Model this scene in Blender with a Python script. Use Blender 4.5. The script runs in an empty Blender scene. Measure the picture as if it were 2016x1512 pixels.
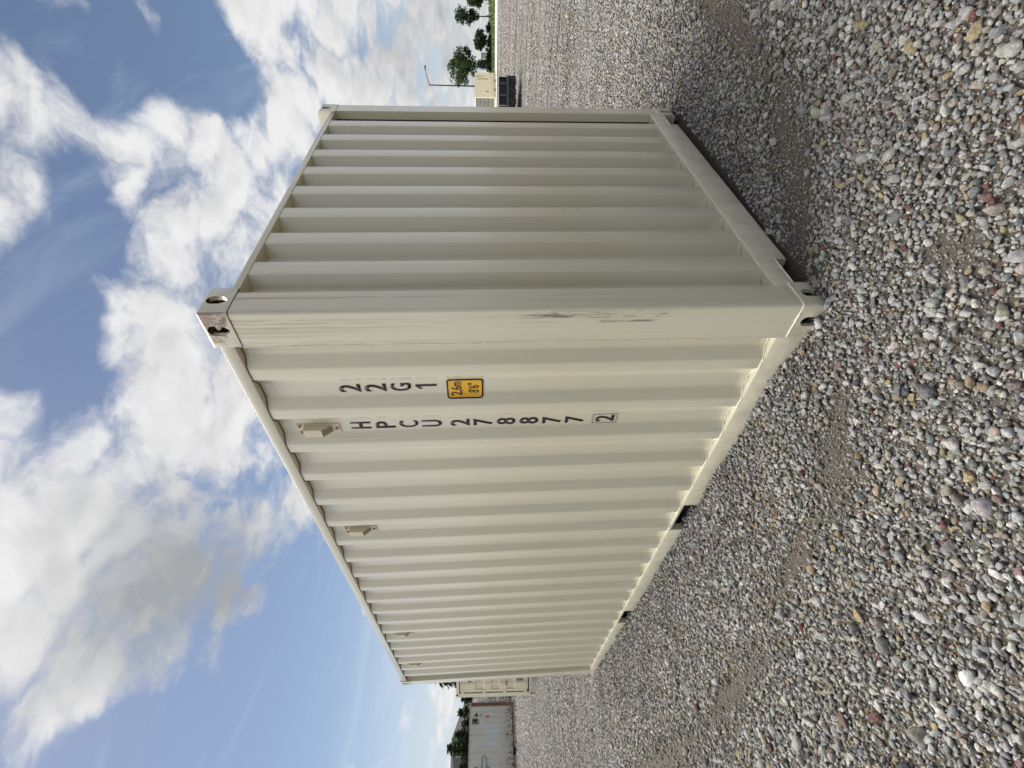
import bpy, bmesh, math, random
import numpy as np
from mathutils import Vector, Matrix

random.seed(7)
RNG = np.random.default_rng(7)
SC = bpy.context.scene
COL = SC.collection
PI = math.pi

# ------------------------------------------------------------------ camera
# the phone was held so that the picture lies on its side: picture-left is up
CAM = Vector((-1.6124, -1.2221, 1.4456))
FWD = Vector((0.686058, 0.726080, -0.046163)).normalized()
RGT = Vector((0.726777, -0.686869, -0.002397)).normalized()
DWN = FWD.cross(RGT).normalized()
FPX = 961.96


def ray(ix, iy):
    return (FWD + RGT * ((756 - iy) / FPX) + DWN * ((ix - 1008) / FPX))


def at(ix, iy, depth):
    return CAM + ray(ix, iy) * depth


def direction(ix, iy):
    return ray(ix, iy).normalized()


cam_data = bpy.data.cameras.new('camera')
cam = bpy.data.objects.new('camera', cam_data)
COL.objects.link(cam)
cam_data.sensor_fit = 'HORIZONTAL'
cam_data.sensor_width = 36.0
cam_data.lens = 36.0 * FPX / 2016.0
cam_data.clip_start = 0.05
cam_data.clip_end = 4000.0
cam.matrix_world = Matrix(((DWN.x, RGT.x, -FWD.x, CAM.x), (DWN.y, RGT.y, -FWD.y, CAM.y),
                           (DWN.z, RGT.z, -FWD.z, CAM.z), (0, 0, 0, 1)))
SC.camera = cam

# ------------------------------------------------------------------ exposure
SC.render.engine = 'CYCLES'
SC.view_settings.view_transform = 'Standard'
SC.view_settings.look = 'None'
SC.view_settings.gamma = 1.0
SC.view_settings.use_curve_mapping = False
SC.view_settings.exposure = 0.60
SC.cycles.max_bounces = 7
SC.cycles.diffuse_bounces = 4
SC.cycles.glossy_bounces = 3
SC.cycles.use_denoising = True

SUN_AZ = math.radians(101.0)      # angle from +x, anticlockwise
SUN_EL = math.radians(63.0)
SUN_DIR = Vector((math.cos(SUN_EL) * math.cos(SUN_AZ), math.cos(SUN_EL) * math.sin(SUN_AZ), math.sin(SUN_EL)))


# ------------------------------------------------------------------ node helper
class NT:
    def __init__(self, tree):
        self.t = tree
        tree.nodes.clear()

    def n(self, kind, **kw):
        nd = self.t.nodes.new(kind)
        for k, v in kw.items():
            setattr(nd, k, v)
        return nd

    def link(self, a, b):
        self.t.links.new(a, b)

    def put(self, sock, v):
        if isinstance(v, bpy.types.NodeSocket):
            self.link(v, sock)
        elif v is not None:
            if isinstance(v, (tuple, list, Vector)) and sock.type == 'RGBA' and len(v) == 3:
                v = (*v, 1.0)
            sock.default_value = v

    def m(self, op, a, b=None, c=None, clamp=False):
        nd = self.n('ShaderNodeMath', operation=op, use_clamp=clamp)
        for s, v in zip(nd.inputs, (a, b, c)):
            if v is not None:
                self.put(s, v)
        return nd.outputs[0]

    def v(self, op, a, b=None):
        nd = self.n('ShaderNodeVectorMath', operation=op)
        self.put(nd.inputs[0], a)
        if b is not None:
            if op == 'SCALE':
                self.put(nd.inputs['Scale'], b)
            else:
                self.put(nd.inputs[1], b)
        return nd.outputs['Value'] if op in ('DOT_PRODUCT', 'LENGTH') else nd.outputs['Vector']

    def noise(self, vec, scale, detail=4.0, rough=0.5, dist=0.0, lac=2.0, out='Fac'):
        nd = self.n('ShaderNodeTexNoise')
        if vec is not None:
            self.link(vec, nd.inputs['Vector'])
        nd.inputs['Scale'].default_value = scale
        nd.inputs['Detail'].default_value = detail
        nd.inputs['Roughness'].default_value = rough
        nd.inputs['Distortion'].default_value = dist
        nd.inputs['Lacunarity'].default_value = lac
        return nd.outputs[out]

    def vor(self, vec, scale, feature='F1', out='Distance', rnd=1.0):
        nd = self.n('ShaderNodeTexVoronoi', feature=feature)
        if vec is not None:
            self.link(vec, nd.inputs['Vector'])
        nd.inputs['Scale'].default_value = scale
        nd.inputs['Randomness'].default_value = rnd
        return nd.outputs[out]

    def step(self, x, lo, hi, smooth=True):
        nd = self.n('ShaderNodeMapRange', interpolation_type='SMOOTHSTEP' if smooth else 'LINEAR', clamp=True) if smooth else self.n('ShaderNodeMapRange', clamp=True)
        self.put(nd.inputs['Value'], x)
        self.put(nd.inputs['From Min'], lo)
        self.put(nd.inputs['From Max'], hi)
        return nd.outputs['Result']

    def mix(self, f, a, b, mode='MIX'):
        nd = self.n('ShaderNodeMix', data_type='RGBA', blend_type=mode)
        self.put(nd.inputs[0], f)
        self.put(nd.inputs[6], a)
        self.put(nd.inputs[7], b)
        return nd.outputs[2]

    def scale(self, vec, s):
        nd = self.n('ShaderNodeMapping')
        self.link(vec, nd.inputs['Vector'])
        nd.inputs['Scale'].default_value = s
        return nd.outputs['Vector']

    def xyz(self, vec):
        nd = self.n('ShaderNodeSeparateXYZ')
        self.link(vec, nd.inputs[0])
        return nd.outputs

    def comb(self, x, y, z):
        nd = self.n('ShaderNodeCombineXYZ')
        for s, v in zip(nd.inputs, (x, y, z)):
            self.put(s, v)
        return nd.outputs[0]


# ------------------------------------------------------------------ sky with cumulus
world = bpy.data.worlds.new('World')
SC.world = world
world.use_nodes = True
W = NT(world.node_tree)
# (picture x, picture y, angular size in degrees, weight): where clouds stand (+) and where the sky is clear (-)
CLOUDS = [
    (10, 170, 6, .9), (30, 330, 7, 1.0), (50, 430, 5, .6), (-20, 520, 6, .7), (-60, 300, 9, .8),
    (330, 200, 4.5, .9), (250, 260, 5, .9), (170, 255, 3, .5), (400, 300, 6, .9), (330, 400, 7, 1.0), (450, 420, 7, 1.0),
    (270, 560, 6, .9), (390, 580, 8, 1.0), (260, 680, 4.5, .8), (380, 730, 6.5, 1.0), (500, 330, 5, .75), (480, 430, 6, .8), (500, 560, 5, .5), (470, 820, 5, 1.2), (540, 930, 5, .9),
    (80, 830, 4, .9), (190, 860, 7, .9), (60, 960, 8, 1.0), (250, 1000, 10, 1.2), (420, 960, 8, 1.1), (520, 980, 5, .9),
    (120, 1180, 9, 1.1), (330, 1180, 9, 1.1), (60, 1310, 6, 1.1), (220, 1290, 5, .9), (340, 1340, 5, 1.0), (150, 1375, 5, .9), (450, 1330, 4, .6), (560, 1050, 3, .5), (480, 1250, 4, .75),
    (520, 40, 5, 1.1), (620, 100, 7, 1.6), (760, 60, 9, 1.8), (700, 210, 6, 1.3), (850, 130, 8, 1.5), (930, 60, 7, 1.2), (590, 200, 4, .8),
    (130, 60, 2.5, .50), (245, 20, 2.6, .60), (190, 120, 5, -1.2), (60, 40, 5, -.8),
    (900, 1400, 3, .40), (850, 1400, 5, .22), (700, 1240, 4, .38), (650, 1400, 5, .22),
    (330, 60, 6, -1.7), (410, 120, 4.5, -1.3), (470, 190, 4, -.9), (230, 160, 4, -.7), (150, 330, 5, -1.7), (135, 430, 5, -1.6), (100, 560, 5, -1.3), (190, 200, 4, -.9),
    (150, 560, 4, -.9), (100, 660, 5, -1.0), (60, 740, 5, -.8), (230, 460, 2.5, -.7), (190, 760, 3, -.6), (535, 290, 3, -.5), (560, 230, 3, -.5),
    (370, 825, 2.2, -.9), (300, 790, 2.5, -.6),
    (540, 1180, 6, -1.1), (620, 1260, 7, -1.0), (580, 1360, 7, -1.0), (420, 1390, 7, -.9), (220, 1440, 7, -1.0), (60, 1430, 6, -1.0), (640, 1120, 5, -.8),
    (300, 1470, 7, -.9), (500, 1480, 7, -.8), (740, 1380, 6, -.5),
]
# broken cumulus carries on beyond the frame: unseen banks weighted to light the container
for (baz, bel, bdeg, bw) in ((168, 34, 34, 1.4), (215, 50, 16, .5), (318, 30, 24, 1.1), (185, 12, 16, .6), (335, 10, 14, .6), (262, 60, 18, .5), (110, 62, 14, .6), (0, 55, 16, .6), (130, 14, 20, .5), (330, 14, 20, .5)):
    CLOUDS.append((None, Vector((math.cos(math.radians(baz)) * math.cos(math.radians(bel)), math.sin(math.radians(baz)) * math.cos(math.radians(bel)), math.sin(math.radians(bel)))), bdeg, bw))
GREYS = [(420, 1060, 8, .9), (330, 1230, 8, .8), (480, 1180, 6, .6), (200, 1250, 6, .5), (250, 1000, 6, .35), (470, 700, 6, .25), (430, 480, 6, .3), (30, 180, 5, .3),
         (760, 90, 7, .45), (860, 140, 6, .4), (900, 20, 6, .4)]


def deg_blob(d, lst):
    acc = None
    for (ix, iy, deg, wgt) in lst:
        c = direction(ix, iy) if ix is not None else iy
        dot = W.v('DOT_PRODUCT', d, (c.x, c.y, c.z))
        s2 = math.radians(deg * (.66 if deg < 20 else 1.0)) ** 2
        e = W.m('EXPONENT', W.m('MULTIPLY_ADD', dot, 1.0 / s2, -1.0 / s2))
        acc = W.m('MULTIPLY', e, wgt) if acc is None else W.m('MULTIPLY_ADD', e, wgt, acc)
    return acc


tc = W.n('ShaderNodeTexCoord')
dvec = W.v('NORMALIZE', tc.outputs['Generated'])
dx, dy, dz = W.xyz(dvec)
den = W.m('ADD', W.m('MAXIMUM', dz, 0.0), 0.28)
flat = W.comb(W.m('DIVIDE', dx, den), W.m('DIVIDE', dy, den), 0.37)
warp = W.noise(flat, 4.0, 4, .55, out='Color')
fw = W.v('ADD', flat, W.v('SCALE', W.v('SUBTRACT', warp, (.5, .5, .5)), .22))
big = W.noise(flat, 1.6, 3, .5)


def billow(vec, det):
    f1 = W.noise(vec, 4.6, det, .62)
    vr = W.vor(vec, 7.5)
    return W.m('ADD', W.m('MULTIPLY', f1, .78), W.m('MULTIPLY', W.m('SUBTRACT', .62, vr), .30))


nz = billow(fw, 8)
sx, sy, sz = SUN_DIR
toward = W.v('ADD', fw, (sx * .09, sy * .09, 0.0))
nz2 = billow(toward, 3)
lay = deg_blob(dvec, CLOUDS)
base = W.m('ADD', W.m('MULTIPLY', W.m('SUBTRACT', big, .43), 1.0), W.m('MULTIPLY', W.m('TANH', W.m('MULTIPLY_ADD', lay, 1.1, -.34)), .78))
dens = W.m('ADD', base, W.m('MULTIPLY', W.m('SUBTRACT', nz, .45), 4.5))
alpha = W.step(dens, -.16, 0.88)
thick = W.step(dens, 0.30, 1.9)
grey = W.m('ADD', deg_blob(dvec, GREYS), 0.0)
relief = W.m('MULTIPLY', W.m('SUBTRACT', nz2, nz), 2.3)      # sunward side brighter, far side greyer
dark = W.m('ADD', W.m('MULTIPLY', thick, .22), W.m('ADD', W.m('MULTIPLY', grey, .62), W.m('MULTIPLY', relief, .75)), clamp=True)
cloud_white = W.mix(dark, (5.75, 5.7, 5.7), (2.55, 2.65, 2.75))
sky = W.n('ShaderNodeTexSky', sky_type='NISHITA')
sky.sun_disc = False
sky.sun_elevation = SUN_EL
sky.sun_rotation = math.radians(90.0) - SUN_AZ
sky.air_density = 1.0
sky.dust_density = 0.9
sky.ozone_density = 1.6
blue = W.mix(1.0, sky.outputs[0], (0.73, 0.70, 0.68), 'MULTIPLY')
# thin veil of cirrus and the milky band low over the land
ci = W.noise(W.scale(flat, (1.0, 4.0, 1.0)), 2.2, 6, .62, .6)
veil = W.m('MULTIPLY', W.step(ci, .48, .80), .26)
low = W.step(dz, 0.30, 0.0)
veil = W.m('ADD', veil, W.m('MULTIPLY', low, .62), clamp=True)
hazy = W.mix(veil, blue, (4.5, 5.0, 5.7))
total = W.mix(alpha, hazy, cloud_white)
bg = W.n('ShaderNodeBackground')
bg.inputs['Strength'].default_value = 0.10
W.link(total, bg.inputs['Color'])
wout = W.n('ShaderNodeOutputWorld')
W.link(bg.outputs[0], wout.inputs['Surface'])
world.cycles.sampling_method = 'MANUAL'
world.cycles.sample_map_resolution = 512

sun_data = bpy.data.lights.new('sun', 'SUN')
sun_data.energy = 4.4
sun_data.angle = math.radians(58.0)
sun_data.color = (1.0, 0.955, 0.88)
sun = bpy.data.objects.new('sun', sun_data)
COL.objects.link(sun)
sun.rotation_euler = SUN_DIR.to_track_quat('Z', 'Y').to_euler()
sun.location = (0, 0, 40)


# ------------------------------------------------------------------ materials
def material(name):
    mt = bpy.data.materials.new(name)
    mt.use_nodes = True
    T = NT(mt.node_tree)
    out = T.n('ShaderNodeOutputMaterial')
    bs = T.n('ShaderNodeBsdfPrincipled')
    T.link(bs.outputs[0], out.inputs['Surface'])
    return mt, T, bs


def simple(name, col, rough=.6, metal=0.0, var=.12, scale=6.0, bump=0.0, bscale=40.0, spec=.4):
    mt, T, bs = material(name)
    co = T.n('ShaderNodeTexCoord').outputs['Object']
    f = T.noise(co, scale, 5, .6)
    c = T.mix(f, tuple(x * (1 - var) for x in col), tuple(min(1, x * (1 + var)) for x in col))
    T.link(c, bs.inputs['Base Color'])
    bs.inputs['Roughness'].default_value = rough
    bs.inputs['Metallic'].default_value = metal
    bs.inputs['Specular IOR Level'].default_value = spec
    if bump:
        b = T.n('ShaderNodeBump')
        b.inputs['Strength'].default_value = bump
        b.inputs['Distance'].default_value = .01
        T.link(T.noise(co, bscale, 4, .6), b.inputs['Height'])
        T.link(b.outputs[0], bs.inputs['Normal'])
    return mt


BEIGE = (0.640, 0.607, 0.470)


def paint(name, col=BEIGE, rust=0.0, scuffs=None, streaks=.8, runs=None, corner_rust=False):
    """Container paint with dust streaks, chips and, if asked, rust from the edges and scuff marks in a given box."""
    mt, T, bs = material(name)
    co = T.n('ShaderNodeTexCoord').outputs['Object']
    x, y, z = T.xyz(co)
    f = T.noise(co, 1.7, 5, .6)
    c = T.mix(f, tuple(v * .95 for v in col), tuple(min(1, v * 1.04) for v in col))
    # fine orange-peel speckle of sprayed paint
    sp = T.noise(co, 260.0, 2, .6)
    c = T.mix(T.m('MULTIPLY', T.step(sp, .42, .7), .10), c, tuple(v * .72 for v in col))
    # vertical rain and dust streaks
    st = T.noise(T.scale(co, (34.0, 34.0, .55)), 1.0, 6, .65)
    c = T.mix(T.m('MULTIPLY', T.step(st, .54, .80), .34 * streaks), c, (.30, .275, .21))
    st2 = T.noise(T.scale(co, (110.0, 110.0, 1.4)), 1.0, 3, .6)
    c = T.mix(T.m('MULTIPLY', T.step(st2, .60, .80), .22 * streaks), c, (.80, .79, .72))
    # paint chips and specks
    ch = T.vor(co, 9.0)
    chm = T.m('MULTIPLY', T.step(ch, .032, .014), T.step(T.noise(co, 1.3, 2), .44, .56))
    c = T.mix(T.m('MULTIPLY', chm, .8), c, (.16, .13, .09))
    # splash dust low on the box
    dl = T.m('MULTIPLY', T.step(z, .38, .02), T.step(T.noise(co, 9.0, 6, .65), .36, .72))
    c = T.mix(T.m('MULTIPLY', dl, .55), c, (.36, .31, .23))
    rough = T.m('ADD', .30, T.m('MULTIPLY', f, .14))
    if rust:
        rn = T.noise(co, 26.0, 7, .72)
        rm = T.step(rn, .60 - .16 * rust, .66 - .10 * rust)
        rc = T.mix(T.noise(co, 60.0, 4), (.055, .02, .010), (.24, .095, .03))
        c = T.mix(rm, c, rc)
    if corner_rust:
        # corrosion spreading from the outer top corner over the long-side face
        rn = T.m('ADD', T.noise(co, 30.0, 7, .7), T.m('MULTIPLY', T.noise(co, 9.0, 3), .4))
        reach = T.m('ADD', T.m('MULTIPLY', y, 2.2), T.m('MULTIPLY', T.m('SUBTRACT', .118, z), 2.0))
        onside = T.step(x, .010, .002)
        v_ = T.m('SUBTRACT', rn, T.m('ADD', .43, reach))
        c = T.mix(T.m('MULTIPLY', T.m('MULTIPLY', T.step(v_, -.10, .10), onside), .9), c, T.mix(T.noise(co, 70.0, 4), (.075, .035, .018), (.30, .14, .055)))
        c = T.mix(T.m('MULTIPLY', T.m('MULTIPLY', T.step(T.noise(co, 22.0, 5, .7), .56, .66), T.step(reach, .62, .3)), T.m('MULTIPLY', onside, .7)), c, (.10, .06, .035))
    if runs:
        wob = T.m('MULTIPLY', T.m('SUBTRACT', T.noise(T.scale(co, (.01, .01, 3.2)), 1.0, 3), .5), .022)
        for (axis, u, wid, ztop, zbot, rcol, st_) in runs:
            q = T.m('ADD', (x if axis == 'x' else y), T.m('SUBTRACT', wob, u))
            face = T.step((y if axis == 'x' else x), .012, .006)
            band = T.m('EXPONENT', T.m('MULTIPLY', T.m('MULTIPLY', q, q), -1.0 / (wid * wid)))
            fade = T.m('POWER', T.step(z, zbot, ztop, smooth=False), .7)
            brk = T.step(T.noise(T.scale(co, (60.0, 60.0, 5.0)), 1.0, 4, .6), .30, .55)
            c = T.mix(T.m('MULTIPLY', T.m('MULTIPLY', T.m('MULTIPLY', band, fade), T.m('MULTIPLY', face, brk)), st_), c, rcol)
    if scuffs:
        for (lo, hi, dens) in scuffs:
            bx = T.m('MULTIPLY', T.m('MULTIPLY', T.step(y, lo[0], lo[0] + .012), T.step(y, hi[0], hi[0] - .012)),
                     T.m('MULTIPLY', T.step(z, lo[1], lo[1] + .06), T.step(z, hi[1], hi[1] - .06)))
            sn = T.noise(T.scale(co, (1.0, 85.0, 5.0)), 1.0, 8, .78, .9)
            c = T.mix(T.m('MULTIPLY', T.m('MULTIPLY', T.step(sn, .485, .565), bx), dens), c, (.13, .125, .11))
    T.link(c, bs.inputs['Base Color'])
    T.link(rough, bs.inputs['Roughness'])
    bs.inputs['Specular IOR Level'].default_value = .5
    bs.inputs['Coat Weight'].default_value = 1.0
    bs.inputs['Coat Roughness'].default_value = .20
    bs.inputs['Coat IOR'].default_value = 1.62
    b = T.n('ShaderNodeBump')
    b.inputs['Strength'].default_value = .30
    b.inputs['Distance'].default_value = .006
    T.link(T.m('ADD', T.noise(T.scale(co, (2.0, 2.0, .9)), 1.6, 3), T.m('MULTIPLY', T.noise(co, 180.0, 2), .03)), b.inputs['Height'])
    T.link(b.outputs[0], bs.inputs['Normal'])
    return mt


M = {}
M['paint'] = paint('container_paint')
M['post_paint'] = paint('scuffed_post_paint', scuffs=[((.012, .66), (.062, 1.34), .85), ((.060, .72), (.085, 1.02), .85), ((.068, 1.12), (.082, 1.46), .9)], streaks=1.3, runs=[
    ('x', .094, .0045, 2.48, 1.35, (.27, .125, .06), .95), ('x', .094, .014, 2.48, 1.9, (.42, .33, .22), .45), ('x', .134, .004, 2.48, 2.2, (.22, .13, .08), .7),
    ('y', .045, .006, 2.48, 1.7, (.36, .24, .12), .6), ('y', .062, .005, 2.48, 1.5, (.33, .22, .11), .6), ('y', .085, .007, 2.48, 1.6, (.28, .20, .12), .6), ('y', .105, .012, 2.48, 1.5, (.34, .28, .18), .45),
    ('y', .130, .006, 2.48, 1.9, (.36, .29, .18), .5), ('y', .165, .010, 2.48, .3, (.36, .30, .20), .35), ('y', .178, .004, 2.48, .2, (.24, .19, .12), .55)])
M['cast_rust'] = paint('rusting_casting_paint', corner_rust=True, streaks=.8)
M['cast'] = paint('casting_paint', streaks=.9)
M['grime'] = simple('sealant_grime', (.20, .17, .11), .9, var=.35, scale=30)
M['rust_run'] = simple('rust_run', (.30, .15, .075), .8, var=.3, scale=40)
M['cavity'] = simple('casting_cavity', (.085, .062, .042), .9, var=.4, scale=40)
M['weld'] = simple('weld_bead_paint', (.72, .68, .54), .5, var=.10, scale=50, bump=.5, bscale=120)
M['black_paint'] = simple('lettering_black', (.014, .014, .017), .55, var=.3, scale=30)
M['yellow'] = simple('label_yellow', (.78, .43, .035), .5, var=.08, scale=20)
M['vent'] = simple('vent_plastic', (.60, .53, .40), .5, var=.05)
M['vent_dark'] = simple('vent_mesh', (.15, .135, .11), .7)
M['screw'] = simple('screw_zinc', (.17, .15, .12), .55, .4)
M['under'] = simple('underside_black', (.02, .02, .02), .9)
M['rubber'] = simple('door_gasket', (.012, .012, .012), .7)


# ------------------------------------------------------------------ object helpers
def link(o, parent=None):
    COL.objects.link(o)
    if parent is not None:
        o.parent = parent
    return o


def tag(o, label=None, cat=None, group=None, kind=None):
    for k, v in (('label', label), ('category', cat), ('group', group), ('kind', kind)):
        if v:
            o[k] = v
    return o


def empty(name, loc=(0, 0, 0), rz=0.0, mat=None):
    o = bpy.data.objects.new(name, None)
    COL.objects.link(o)
    o.empty_display_size = .2
    if mat is not None:
        o.matrix_world = mat
    else:
        o.location = loc
        o.rotation_euler = (0, 0, rz)
    return o


class MB:
    """Collects faces and links them as one mesh object."""

    def __init__(self):
        self.v = []
        self.f = []

    def add(self, vs, fs):
        b = len(self.v)
        self.v += [tuple(p) for p in vs]
        self.f += [tuple(b + i for i in q) for q in fs]
        return self

    def box(self, a, b):
        x0, y0, z0 = a
        x1, y1, z1 = b
        return self.add([(x0, y0, z0), (x1, y0, z0), (x1, y1, z0), (x0, y1, z0), (x0, y0, z1), (x1, y0, z1), (x1, y1, z1), (x0, y1, z1)],
                        [(0, 3, 2, 1), (4, 5, 6, 7), (0, 1, 5, 4), (1, 2, 6, 5), (2, 3, 7, 6), (3, 0, 4, 7)])

    def prism(self, poly, axis, a, b):
        """Extrude a closed 2-D polygon along axis (0,1,2) from a to b."""
        def p3(p, t):
            q = list(p)
            q.insert(axis, t)
            return tuple(q)
        n = len(poly)
        vs = [p3(p, a) for p in poly] + [p3(p, b) for p in poly]
        fs = [(i, (i + 1) % n, n + (i + 1) % n, n + i) for i in range(n)]
        fs += [tuple(range(n - 1, -1, -1)), tuple(range(n, 2 * n))]
        return self.add(vs, fs)

    def strip(self, path, axis, a, b):
        """Sheet: open 2-D path extruded along axis."""
        def p3(p, t):
            q = list(p)
            q.insert(axis, t)
            return tuple(q)
        n = len(path)
        vs = [p3(p, a) for p in path] + [p3(p, b) for p in path]
        return self.add(vs, [(i, i + 1, n + i + 1, n + i) for i in range(n - 1)])

    def tube(self, pts, radii, seg=8, caps=True):
        pts = [Vector(p) for p in pts]
        if not hasattr(radii, '__len__'):
            radii = [radii] * len(pts)
        rings = []
        up = Vector((0, 0, 1))
        for i, p in enumerate(pts):
            d = (pts[min(i + 1, len(pts) - 1)] - pts[max(i - 1, 0)]).normalized()
            a = d.cross(up if abs(d.z) < .9 else Vector((1, 0, 0))).normalized()
            b = d.cross(a)
            rings.append([p + (a * math.cos(t) + b * math.sin(t)) * radii[i] for t in [2 * PI * k / seg for k in range(seg)]])
        vs = [q for r in rings for q in r]
        fs = []
        for i in range(len(pts) - 1):
            for k in range(seg):
                fs.append((i * seg + k, i * seg + (k + 1) % seg, (i + 1) * seg + (k + 1) % seg, (i + 1) * seg + k))
        if caps:
            fs.append(tuple(range(seg - 1, -1, -1)))
            fs.append(tuple((len(pts) - 1) * seg + k for k in range(seg)))
        return self.add(vs, fs)

    def mesh(self, name, fix=True):
        me = bpy.data.meshes.new(name)
        me.from_pydata(self.v, [], self.f)
        if fix:
            bm = bmesh.new()
            bm.from_mesh(me)
            bmesh.ops.recalc_face_normals(bm, faces=bm.faces)
            bm.to_mesh(me)
            bm.free()
        return me

    def build(self, name, mat, parent=None, smooth=None, bevel=0.0, fix=True, loc=None, rot=None):
        me = self.mesh(name, fix)
        if bevel:
            bm = bmesh.new()
            bm.from_mesh(me)
            bmesh.ops.remove_doubles(bm, verts=bm.verts, dist=1e-6)
            ed = [e for e in bm.edges if len(e.link_faces) == 2 and e.calc_face_angle(0) > .6]
            bmesh.ops.bevel(bm, geom=ed, offset=bevel, segments=2, affect='EDGES', profile=.5, clamp_overlap=True)
            bm.to_mesh(me)
            bm.free()
        me.materials.append(mat)
        if smooth is not None:
            me.shade_smooth()
            me.set_sharp_from_angle(angle=math.radians(smooth))
        o = bpy.data.objects.new(name, me)
        link(o, parent)
        if loc is not None:
            o.location = loc
        if rot is not None:
            o.rotation_euler = rot
        return o


def obj_from(me, name, parent=None, mtx=None):
    o = bpy.data.objects.new(name, me)
    link(o, parent)
    if mtx is not None:
        o.matrix_local = mtx
    return o


def rounded_path(pts, r=.008, seg=3):
    """Round the corners of an open 2-D path."""
    out = [pts[0]]
    for i in range(1, len(pts) - 1):
        p = Vector(pts[i])
        a = (Vector(pts[i - 1]) - p)
        b = (Vector(pts[i + 1]) - p)
        k = min(r, a.length * .45, b.length * .45)
        p0 = p + a.normalized() * k
        p1 = p + b.normalized() * k
        for s in range(seg + 1):
            t = s / seg
            q = p0 * (1 - t) ** 2 + p * 2 * t * (1 - t) + p1 * t * t
            out.append((q.x, q.y))
    out.append(pts[-1])
    return out


def hashnoise(x, y, seed=0, scale=1.0):
    """Smooth pseudo-noise for heights, works on arrays: a sum of rotated sines, about -1..1."""
    rs = np.random.default_rng(100 + seed)
    v = 0.0
    for k in range(7):
        a = rs.uniform(0, 2 * PI)
        fr = scale * rs.uniform(.6, 1.7)
        ph = rs.uniform(0, 2 * PI)
        v = v + np.sin((x * math.cos(a) + y * math.sin(a)) * fr * 2 * PI + ph + 1.3 * np.sin((x * math.sin(a) - y * math.cos(a)) * fr * 3.1 + ph * 2))
    return v / 3.2


def sstep(t, a, b):
    u = np.clip((np.asarray(t, float) - a) / (b - a), 0, 1)
    return u * u * (3 - 2 * u)


def ground_z(x, y, fine=True):
    x = np.asarray(x, float)
    y = np.asarray(y, float)
    z = .036 + 0 * x
    z = z + np.interp(x, [-900, 22, 58, 72, 76, 112, 900], [0, 0, .46, .55, .62, 1.20, 1.30])
    d = np.hypot(x, y)
    z = z + hashnoise(x, y, 1, .18) * .018 * sstep(d, .2, 3.0)
    if fine:
        z = z + hashnoise(x, y, 2, .9) * .008 + hashnoise(x, y, 3, 2.3) * .004
    z = z - .020 * np.exp(-((x + .02) / .22) ** 2 - ((y + .02) / .22) ** 2)
    # gravel banked against the long side
    z = z + .016 * sstep(y, .12, .45) * (1 - sstep(y, 6.0, 6.6)) * (1 - sstep(-x, .02, .75)) * (x < .5)
    # gravel lies a little lower under the notches of the end sill
    z = z - .011 * sstep(x, .10, .24) * (1 - sstep(x, 2.34, 2.46)) * np.exp(-((y - .03) / .13) ** 2)
    return z


def gz(x, y):
    return float(ground_z(np.array([x]), np.array([y]))[0])


# ------------------------------------------------------------------ ground
def ground_material():
    mt, T, bs = material('packed_dirt')
    geo = T.n('ShaderNodeNewGeometry')
    pos = geo.outputs['Position']
    x, y, z = T.xyz(pos)
    p2 = T.comb(x, y, 0.0)
    sc_ = 12.0
    # stones too far away to be built one by one: cells with their own greys
    cell = T.vor(p2, sc_, out='Color')
    cx, cy, cz = T.xyz(cell)
    dist = T.vor(p2, sc_, out='Distance')
    g = T.mix(T.m('POWER', cx, .8), (.10, .10, .10), (.66, .65, .62))
    g = T.mix(T.step(cy, .86, .9), g, (.34, .27, .17))
    g = T.mix(T.step(cz, .95, .97), g, (.19, .08, .06))
    g = T.mix(T.step(dist, .42, .75), g, (.075, .07, .065))
    # dirt between the stones near the camera
    dn = T.noise(p2, 55.0, 6, .7)
    dirt = T.mix(dn, (.040, .036, .031), (.150, .130, .105))
    dirt = T.mix(T.step(T.noise(p2, 240.0, 3, .7), .55, .75), dirt, (.20, .18, .155))
    r = T.v('LENGTH', T.v('SUBTRACT', p2, (0.0, 0.0, 0.0)))
    far = T.step(r, 62.0, 80.0)
    mid = T.step(r, 7.0, 14.0)
    dirt = T.mix(mid, dirt, T.mix(T.noise(p2, 1.2, 5, .6), (.125, .11, .095), (.215, .19, .165)))
    c = T.mix(far, dirt, g)
    # wheel tracks: compacted, browner lanes across the yard
    w1 = T.noise(T.scale(p2, (.55, .035, 1.0)), 1.0, 5, .6, .25)
    c = T.mix(T.m('MULTIPLY', T.m('MULTIPLY', T.step(w1, .48, .60), far), .75), c, (.24, .205, .17))
    w2 = T.noise(T.scale(p2, (1.4, .05, 1.0)), 1.0, 3, .6, .2)
    c = T.mix(T.m('MULTIPLY', T.m('MULTIPLY', T.step(w2, .56, .62), far), .65), c, (.13, .115, .10))
    T.link(c, bs.inputs['Base Color'])
    bs.inputs['Roughness'].default_value = .92
    bs.inputs['Specular IOR Level'].default_value = .2
    b = T.n('ShaderNodeBump')
    b.inputs['Strength'].default_value = .9
    b.inputs['Distance'].default_value = .025
    hh = T.m('ADD', T.m('MULTIPLY', T.m('SUBTRACT', 1.0, dist), far), T.m('MULTIPLY', dn, .45))
    T.link(hh, b.inputs['Height'])
    T.link(b.outputs[0], bs.inputs['Normal'])
    return mt


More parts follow.
